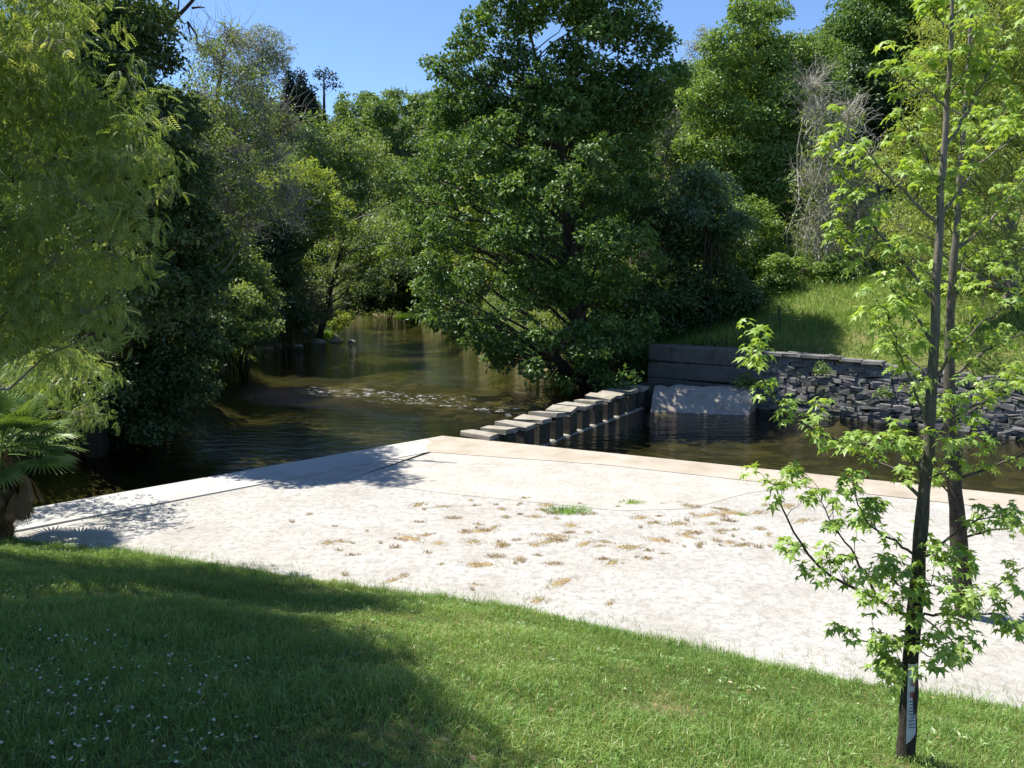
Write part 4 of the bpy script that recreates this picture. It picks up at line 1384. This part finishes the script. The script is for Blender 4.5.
SKU = [-400, 120, 180, 235, 262, 300, 345, 380, 440, 470, 630, 690, 720, 830, 860, 1100, 1500]
SKV = [-300, -60, 45, 62, 84, 94, 84, 84, 84, 95, 88, 76, 40, 30, -20, -120, -200]
rr_ = np.random.default_rng(21)
placed = []
cand = np.c_[rr_.uniform(-55, 60, 4000), rr_.uniform(24, 92, 4000)]
sdv = river_sd(cand[:, 0], cand[:, 1])
hz = terrain(cand[:, 0], cand[:, 1])
for (x, y), sd_, z in zip(cand, sdv, hz):
    if sd_ < 2.6 or len(placed) > 150:
        continue
    if x > 3.5 and y < 53 - 0.1 * x:          # keep the grassy bank open
        continue
    if x < -7 and y < 27:
        continue
    if abs(x) > y * 0.80 + 4:
        continue
    if any((x - p[0]) ** 2 + (y - p[1]) ** 2 < (3.6 + 0.012 * y) ** 2 for p in placed):
        continue
    k = int(rr_.choice(5, p=[0.34, 0.30, 0.22, 0.08, 0.06]))
    s_ = rr_.uniform(0.75, 1.25)
    hgt = [9, 10, 9, 8, 8.5][k]
    while s_ > 0.3:
        u, v = proj(x, y, z + hgt * s_ * 1.02)
        if v > np.interp(u, SKU, SKV) + 4:
            break
        s_ -= 0.04
    if s_ < 0.42:
        continue
    placed.append((x, y, z, k, s_))
for (x, y, z, k, s_) in placed:
    (tm, cm_), lab = PROTO[k]
    t = thing('hillside_tree', (x, y, z), lab, 'tree', 'trees on the wooded slope, ' + lab.split(' tree')[0])
    t.rotation_euler = (0, 0, rr_.random() * 6.28)
    t.scale = (s_ * rr_.uniform(0.85, 1.2),) * 2 + (s_,)
    for nm, me in (('trunk', tm), ('crown', cm_)):
        o = bpy.data.objects.new(nm, me)
        COL.objects.link(o)
        o.parent = t

# the far wood on the hill: reads as one mass
mb = MB()
rr_ = np.random.default_rng(5)
cl = []
cand = np.c_[rr_.uniform(-130, 130, 1500), rr_.uniform(92, 175, 1500)]
hz = terrain(cand[:, 0], cand[:, 1])
sdv = river_sd(cand[:, 0], cand[:, 1])
acc = []
for (x, y), z, sd_ in zip(cand, hz, sdv):
    if sd_ < 5 or abs(x) > y * 0.78 or any((x - p[0]) ** 2 + (y - p[1]) ** 2 < 20 for p in acc):
        continue
    h = rr_.uniform(8, 13)
    u, v = proj(x, y, z + h)
    lim = np.interp(u, SKU, SKV) + 4
    while v < lim and h > 2.5:
        h -= 0.5
        u, v = proj(x, y, z + h)
    if v < lim:
        continue
    acc.append((x, y))
    for j in range(8):
        q = rr_.random()
        a = rr_.random() * 6.28
        d = h * 0.25 * math.sqrt(1 - 0.7 * q) * rr_.random() ** 0.5
        cl.append([x + d * math.cos(a), y + d * math.sin(a), z + h * (0.2 + 0.68 * q), h * rr_.uniform(0.13, 0.2)])
cl = np.array(cl)
foliage(mb, cl, leaf=0.46, width=0.7, lai=0.75, spray=0.6, per=16)
tag(mb.obj('far_wood', L_FAR), 'distant wooded hillside closing the view up the river', 'wood', kind='stuff')

# undergrowth on both banks, ferns and grass: nobody could count it
def scatter(region, n, keepf, seed):
    q = np.random.default_rng(seed)
    x, y = q.uniform(*region[0], n), q.uniform(*region[1], n)
    k = keepf(x, y)
    return x[k], y[k]


x, y = scatter(((-45, 45), (17, 95)), 2600, lambda x, y: (lambda sd: (sd > 0.1) & (sd < 26) & (np.abs(x) < y * 0.75 + 2) & ~((x > 3.5) & (y < 43)) & ((y > front_y(x) + 3)))(river_sd(x, y)), 9)
z = terrain(x, y)
cl = np.c_[x, y, z + 0.35, R.uniform(0.5, 1.15, len(x))]
mb = MB()
foliage(mb, cl, leaf=0.17, width=0.45, lai=0.8, spray=0.3, per=16)
tag(mb.obj('undergrowth', L_OLIVE), 'low green undergrowth and ferns covering both wooded banks', 'undergrowth', kind='stuff')

n = 150000
x, y = R.uniform(5.5, 34, n), R.uniform(17, 46, n)
sd = river_sd(x, y)
k = (sd > 1.15) & (sd < 17) & (x + 0.28 * (y - 30) > 4) & (x < y * 0.72 + 1)
x, y = x[k], y[k]
patch = fbm(x, y, 0.9, 8)
k = R.random(len(x)) < np.clip(1.1 - 0.8 * sstep(0.5, 0.9, fbm(x, y, 1.4, 15)), 0.1, 1)
x, y, patch = x[k], y[k], patch[k]
mb = MB()
blades(mb, x, y, terrain(x, y) - 0.03, R.uniform(0.15, 0.42, len(x)) * (1 + 0.35 * patch.clip(-1, 1)), R.uniform(0.012, 0.024, len(x)), R.uniform(0.2, 1.0, len(x)), np.clip(0.55 + 0.2 * patch + R.normal(0, .2, len(x)), 0, 1))
M_MEADOW = leaf_mat('bank_grass_blades', (0.085, 0.18, 0.03), (0.17, 0.29, 0.05), (0.32, 0.34, 0.13), transl=0.35, gloss=0.03)
tag(mb.obj('bank_grass', M_MEADOW), 'long yellow green grass on the sloping bank above the rubble wall', 'grass', kind='stuff')

# grass tussocks at the water's edge
for (u, v, zz_, rad, h, lab) in [(232, 358, -0.45, 0.55, 0.75, 'bright green rounded grass tussock at the left waterline'), (319, 336, -0.4, 0.9, 0.8, 'sunlit fern clump below the pale thicket at the river bend'), (404, 318, -0.3, 0.8, 0.9, 'small green fern tuft at the far right waterline beside the oak')]:
    q = G(u, v, zz_)
    nb = 700
    a, r_ = R.random(nb) * 6.28, rad * R.random(nb) ** 0.6
    mb = MB()
    blades(mb, q[0] + r_ * np.cos(a), q[1] + r_ * np.sin(a) * 0.8, np.full(nb, q[2] - 0.15), h * R.uniform(0.5, 1.1, nb) * (1.1 - 0.5 * r_ / rad), R.uniform(0.02, 0.045, nb), R.uniform(0.3, 1.2, nb), R.random(nb), a + R.normal(0, .5, nb))
    tag(mb.obj('grass_tussock', M_FERN), lab, 'grass tussock', 'tussocks at the waterline')
M_ROCK = stone_mat('river_rock', (0.22, 0.20, 0.18), (0.44, 0.41, 0.37), 3.0)
for (u, v, s_, lab) in [(288, 345, 0.9, 'larger pale rock at the shaded left waterline'), (299, 347, 0.7, 'small pale rock right of the larger waterline rock'), (318, 343, 1.1, 'low flat rock below the sunlit fern clump'), (336, 342, 1.0, 'low flat rock at the right end of the waterline stones'), (352, 342, 0.6, 'smallest flat rock out in the shallow water'), (196, 385, 0.5, 'dark wet stone by the ivy thicket')]:
    q = G(u, v, WZ)
    mb = MB()
    rock(mb, q + [0, 0, 0.02], (s_, s_ * 0.7, s_ * 0.45))
    tag(mb.obj('waterside_rock', M_ROCK, smooth=False), lab, 'rock', 'rocks at the waterline')

# ---- palm --------------------------------------------------------------------
b = G(4, 541, 0.05)
b[2] = float(lawn_z(b[0], b[1])) - 0.05
t = thing('fan_palm', b, 'small fan palm with shaggy brown trunk on the lawn edge at left', 'palm')
ht = 1.4
M_PTRUNK = bark_mat('palm_fibre', (0.05, 0.028, 0.012), (0.16, 0.10, 0.05), 14)
mb = MB()
k = 16
pp = np.stack([b[0] + 0.03 * np.sin(np.linspace(0, 3, k)), np.full(k, b[1]), np.linspace(b[2] - 0.1, b[2] + ht, k)], 1)
mb.add(*curves(pp, 0.12 + 0.018 * R.normal(size=k) + 0.02 * np.linspace(0, 1, k), 12))
n = 420
a, zz_ = R.random(n) * 6.28, R.uniform(0, ht, n)
r0 = np.stack([b[0] + 0.12 * np.cos(a), b[1] + 0.12 * np.sin(a), b[2] + zz_], 1)
e = r0 + np.stack([np.cos(a) * .07, np.sin(a) * .07, R.uniform(-.12, .1, n)], 1)
twigs(mb, r0, e, 0.006, k=3)
mb.obj('trunk', M_PTRUNK, t, smooth=True)
crown = b + [0.06, 0, ht]


def frond(az, el, L, fan, dead=False):
    """a petiole carrying a fan of pleated, drooping segments"""
    mb = MB()
    d = np.array([math.cos(az) * math.cos(el), math.sin(az) * math.cos(el), math.sin(el)])
    st = crown + np.array([math.cos(az), math.sin(az), 0]) * 0.06 + [0, 0, (0.0 if not dead else -0.12) + R.normal() * .03]
    tip = st + d * L
    tip[2] -= 0.12 * L
    mid = (st + tip) / 2 + [0, 0, 0.06 * L]
    mb.add(*curves(resample([st, mid, tip], 6), np.linspace(0.011, 0.006, 6), 4), 0.3)
    fw = nrm((tip - mid)[None])[0]
    side = nrm(np.cross(fw, [0, 0, 1.0])[None])[0]
    upv = np.cross(side, fw)
    n = 30
    for i in range(n):
        ph = (i / (n - 1) - 0.5) * math.radians(250 if not dead else 110)
        dr = fw * math.cos(ph) + side * math.sin(ph)
        l = fan * (1.0 - 0.25 * abs(ph) / 2.2) * R.uniform(0.92, 1.05)
        wv = nrm(np.cross(dr, upv)[None])[0]
        fold = 0.012
        q = [tip]
        for j in (0.35, 0.7, 1.0):
            q.append(tip + dr * l * j + np.array([0, 0, -1]) * l * (0.20 if not dead else 0.7) * j ** 2 + upv * 0.05 * l * j)
        wds = [0.006, 0.020, 0.015, 0.001]
        v = []
        for p_, w_ in zip(q, wds):
            v += [p_ - wv * w_ + upv * fold * (w_ > .01), p_, p_ + wv * w_ + upv * fold * (w_ > .01)]
        f = []
        for j in range(3):
            f += [[j * 3, j * 3 + 1, j * 3 + 4, j * 3 + 3], [j * 3 + 1, j * 3 + 2, j * 3 + 5, j * 3 + 4]]
        mb.add(np.array(v), np.array(f), float(np.clip(R.normal(0.4, .18), 0, 1)))
    return mb


nf = 34
for i in range(nf):
    az = i * 2.399 + R.normal() * .15
    el = 1.25 - 1.55 * (i / nf) + R.normal() * .08
    o = frond(az, el, R.uniform(0.5, 0.75), R.uniform(0.40, 0.54)).obj('frond', L_PALM, t)
for i in range(14):
    o = frond(i * 2.399 + .6, -0.75 - 0.5 * R.random(), R.uniform(0.28, 0.45), 0.30, True).obj('dead_frond', L_DEAD, t)
    o['label'] = 'dry brown hanging frond'

# ---- the two maples ----------------------------------------------------------
s = NT('maple_bark')
f = s.noise(1.0, 6, 0.65, s.mapping((60, 60, 15)))
lo = s.ramp(f, [(0.3, (0.022, 0.017, 0.013)), (0.62, (0.075, 0.064, 0.053)), (0.75, (0.20, 0.18, 0.155))])
hi = s.ramp(f, [(0.3, (0.10, 0.09, 0.072)), (0.7, (0.27, 0.245, 0.205))])
s.principled(s.mix(s.ramp(attr(s, 'tint'), [(0.2, 0.0), (0.75, 1.0)]), lo, hi), 0.9, 0.15, s.bump(f, 0.7, 0.012))
M_MBARK = s.m


def maple_tuft(mb, c, d, n, L, tint):
    """leaves on thin stalks radiating from a shoot, drooping like an open hand"""
    n = int(n)
    a = R.random() * 6.28 + np.arange(n) * 2.399
    ref = nrm(np.cross(d, [0.3, 0.2, 1.0])[None])[0]
    r2 = np.cross(d, ref)
    st = nrm(ref * np.cos(a)[:, None] + r2 * np.sin(a)[:, None] + d * R.uniform(0.1, 0.9, n)[:, None] + np.array([0, 0, 0.25]))
    pl = L * R.uniform(0.35, 0.95, n)
    p = c + st * pl[:, None]
    p[:, 2] -= 0.12 * pl
    X = st * np.array([1, 1, 0.3]) + np.array([0, 0, -1.0]) * R.uniform(0.15, 0.95, n)[:, None] + R.normal(size=(n, 3)) * 0.15
    Nn = np.array([0, 0, 1.0]) + st * 0.5 + R.normal(size=(n, 3)) * 0.3
    leaves(mb, p, X, Nn, L * R.uniform(0.65, 1.2, n), 1.0, STAR, np.clip(tint + R.normal(0, .16, n), 0, 1))
    return p, pl


def maple(name, label, trunk, trad, branches, leafL, tuft_n, side_n, auto=0, auto_len=(0.5, 1.2), az0=0.0, shoot=1.0):
    trunk = np.asarray(trunk)
    t = thing(name, trunk[0], label, 'tree', 'young maples in the foreground')
    mb = MB()
    tp_ = resample(trunk, 40)
    tp_[1:-1] += R.normal(size=(38, 3)) * 0.004
    tr_ = np.interp(np.linspace(0, 1, 40), np.linspace(0, 1, len(trad)), trad)
    mb.add(*curves(tp_, tr_ * (1 + R.normal(size=40) * 0.04), 14), np.repeat(np.linspace(0, 1, 40), 14))
    mb.obj('trunk', M_MBARK, t, smooth=True)
    lf = MB()
    allb = [(resample(np.asarray(q), 14), r) for q, r in branches]
    for i in range(auto):
        f = 0.30 + 0.68 * (i + 0.5) / auto
        j = int(f * 39)
        az = az0 + i * 2.399
        L = np.interp(f, [0.3, 0.6, 1.0], [auto_len[1], auto_len[1] * 0.85, auto_len[0]]) * R.uniform(0.7, 1.2)
        el = R.uniform(0.45, 0.95)
        d = np.array([math.cos(az) * math.cos(el), math.sin(az) * math.cos(el), math.sin(el)])
        e = tp_[j] + d * L + [0, 0, 0.1 * L]
        m = tp_[j] + d * L * 0.5 + [0, 0, -0.06 * L]
        allb.append((resample([tp_[j], m, e], 12), min(tr_[j] * 0.45, 0.006 + 0.008 * L)))
    for p, r in allb:
        p = p + np.r_[np.zeros((1, 3)), R.normal(size=(len(p) - 1, 3)) * 0.006]
        bm_ = MB()
        bm_.add(*curves(p, np.linspace(r, max(r * 0.3, 0.0022), len(p)), 7), float(np.clip((p[0, 2] - trunk[0, 2]) / (trunk[-1, 2] - trunk[0, 2]) + .1, 0, 1)))
        L = np.linalg.norm(np.diff(p, axis=0), axis=1).sum()
        # end shoot and side shoots
        d = nrm((p[-1] - p[-2])[None])[0]
        maple_tuft(lf, p[-1], d, tuft_n + 1, leafL, R.normal(.5, .12))
        for k in range(max(2, int(L * side_n))):
            j = R.integers(2, len(p))
            sd3 = rnd(1)[0] * [1, 1, .6] + nrm((p[j] - p[j - 1])[None])[0] * 0.5 + np.array([0, 0, .5])
            sd3 = nrm(sd3[None])[0]
            l = leafL * R.uniform(0.8, 3.2) * shoot
            e = p[j] + sd3 * l
            twigs(bm_, p[j][None], e[None], 0.0026, k=4, sag=0.06, sides=4)
            q_, pl = maple_tuft(lf, e, sd3, R.integers(tuft_n - 3, tuft_n + 2), leafL, R.normal(.5, .14))
            if l > leafL * 2:
                maple_tuft(lf, (p[j] + e) / 2, sd3, 3, leafL * 0.8, R.normal(.45, .1))
        bm_.obj('branch', M_MBARK, t, smooth=True)
    lf.obj('crown', L_MAPLE, t)
    return t


Y1 = 4.7
tr1 = [P(905, 790, Y1), P(908, 700, Y1), P(912, 640, Y1), P(922, 520, Y1), P(932, 400, Y1), P(938, 270, Y1), P(946, 120, Y1), P(953, 0, Y1), P(956, -70, Y1)]
tr1[0][2] = float(lawn_z(tr1[0][0], Y1)) - 0.05


def B(pts, r, y0=Y1, dy=0.0):
    n = len(pts)
    return ([P(u, v, y0 + dy * i / (n - 1)) for i, (u, v) in enumerate(pts)], r)


br1 = [B([(910, 617), (880, 602), (830, 577), (802, 550), (788, 520), (775, 488)], .013, dy=-0.25),
       B([(878, 598), (862, 566), (842, 540), (826, 516), (820, 492)], .009, dy=0.2),
       B([(914, 555), (896, 541), (872, 531), (858, 505), (852, 480)], .009, dy=-0.3),
       B([(908, 668), (880, 650), (862, 640), (850, 634)], .005, dy=-0.2),
       B([(911, 622), (935, 612), (962, 618), (990, 610), (1018, 628)], .010, dy=-0.35),
       B([(912, 610), (930, 622), (950, 640), (962, 655)], .007, dy=-0.5),
       B([(920, 497), (905, 480), (888, 464), (860, 456), (832, 446)], .012, dy=0.25),
       B([(924, 482), (905, 436), (866, 446), (822, 438), (782, 414), (758, 380), (751, 350)], .013, dy=-0.2),
       B([(930, 428), (910, 380), (895, 340), (885, 310)], .009, dy=-0.3),
       B([(934, 345), (905, 300), (872, 270), (850, 245), (836, 230)], .011, dy=0.2),
       B([(936, 222), (908, 195), (882, 172), (865, 145)], .011, dy=-0.15),
       B([(935, 300), (905, 262), (878, 232), (852, 192), (838, 165), (830, 142)], .011, dy=0.3),
       B([(945, 147), (962, 122), (980, 92), (1000, 55)], .010, dy=-0.1),
       B([(939, 222), (958, 190), (985, 160), (1025, 128)], .010, dy=0.25),
       B([(944, 106), (930, 92), (912, 86), (900, 70)], .006, dy=-0.1),
       B([(947, 100), (970, 60), (975, 30)], .006, dy=-0.2),
       B([(942, 185), (925, 160), (905, 120), (898, 96)], .006, dy=0.2),
       B([(950, 30), (935, 15), (930, 0)], .005, dy=0.1),
       B([(952, 20), (975, -5), (990, -25)], .005, dy=-0.1),
       B([(934, 380), (960, 345), (985, 320), (1015, 300)], .009, dy=-0.25),
       B([(930, 440), (955, 415), (980, 405), (1010, 380)], .009, dy=0.2),
       B([(926, 480), (950, 470), (975, 440)], .007, dy=-0.35),
       B([(911, 640), (922, 650), (938, 664)], .006, dy=-0.35), B([(912, 600), (900, 585), (880, 572)], .006, dy=-0.3), B([(916, 580), (935, 585), (955, 600)], .006, dy=-0.4), B([(910, 655), (900, 668), (896, 672)], .005, dy=-0.3), B([(918, 545), (940, 560), (960, 566)], .006, dy=-0.35),
       B([(920, 560), (945, 540), (975, 520), (1005, 515)], .009, dy=-0.2)]
m1 = maple('maple_tree', 'slim young maple with white tag on its dark trunk at lower right', tr1, [.056, .048, .042, .035, .029, .023, .018, .012, .006], br1, 0.062, 10, 17)
Y2 = 8.9
tr2 = [P(964, 632, Y2), P(960, 560, Y2), P(954, 480, Y2), P(949, 400, Y2), P(950, 310, Y2), P(958, 200, Y2), P(966, 100, Y2), P(972, 0, Y2), P(976, -80, Y2)]
tr2[0][2] = -0.05
br2 = [B([(955, 480), (985, 470), (1020, 455), (1060, 440)], .02, Y2, -0.3), B([(954, 250), (989, 225), (1022, 182), (1050, 150)], .022, Y2, 0.3), B([(951, 300), (990, 262), (1040, 240)], .02, Y2, -0.4),
       B([(950, 380), (985, 350), (1030, 330)], .02, Y2, 0.2), B([(957, 540), (990, 530), (1035, 525)], .016, Y2, 0.3), B([(950, 420), (915, 395), (890, 370)], .014, Y2, 0.3), B([(961, 180), (985, 140), (1010, 90)], .015, Y2, -.2), B([(955, 500), (925, 470), (905, 440)], .012, Y2, 0.4),
       B([(962, 600), (985, 596), (1010, 575), (1040, 560)], .012, Y2, -0.3)]
m2 = maple('maple_tree', 'second young maple standing on the paving behind the tagged one', tr2, [.105, .09, .075, .056, .042, .031, .022, .014, .008], br2, 0.076, 10, 12, auto=14, auto_len=(0.5, 1.0))

# ---- label wrapped on the first trunk
s = NT('tag_white')
s.principled(s.ramp(s.noise(30, 3), [(0.3, (0.55, 0.58, 0.62)), (0.7, (0.72, 0.74, 0.77))]), 0.5, 0.4)
M_TAG = s.m
s = NT('tag_red_print')
s.principled((0.35, 0.06, 0.05), 0.6, 0.2)
M_RED = s.m
s = NT('tag_grey_print')
s.principled((0.12, 0.14, 0.17), 0.6, 0.2)
M_INK = s.m
c_top, c_bot = P(908.5, 660, Y1), P(906.5, 737, Y1)
t = thing('trunk_tag', c_bot, 'white printed paper tag wrapped round the tagged maple trunk, cut slanting below', 'tag')


def wrap(mb, a0, a1, f0, f1, r, slant=0.0, mi=0, n=10):
    """a strip bent round the trunk: angles in radians (0 faces the camera), f from top 0 to bottom 1"""
    v = []
    for i in range(n + 1):
        a = a0 + (a1 - a0) * i / n
        for f in (f0, f1 + slant * (1 - i / n)):
            c = c_top + (c_bot - c_top) * f
            v.append(c + np.array([math.sin(a), -math.cos(a), 0]) * r)
    f = [[2 * i, 2 * i + 1, 2 * i + 3, 2 * i + 2] for i in range(n)]
    mb.add(np.array(v), np.array(f), None, mi)


RT = 0.0535
mb = MB()
wrap(mb, -0.5, 1.45, 0.0, 0.82, RT, 0.22)
mb.obj('paper', M_TAG, t)
mb = MB()
for row, (f, hgt, marks) in enumerate([(0.20, 0.085, [(-0.18, 0.03), (0.02, 0.12), (0.28, 0.03), (0.40, 0.14)]), (0.355, 0.075, [(-0.22, 0.1), (0.0, 0.1), (0.2, 0.1), (0.42, 0.12)])]):
    for a, wd in marks:
        wrap(mb, a, a + wd + 0.05, f, f + hgt, RT + 0.0012, n=3)
mb.obj('red_print', M_RED, t)
mb = MB()
for k in range(9):
    f = 0.47 + k * 0.042
    wrap(mb, -0.3 + 0.05 * (k % 3), 0.75 - 0.12 * ((k * 7) % 4), f, f + 0.013, RT + 0.0012, n=6)
mb.obj('small_print', M_INK, t)
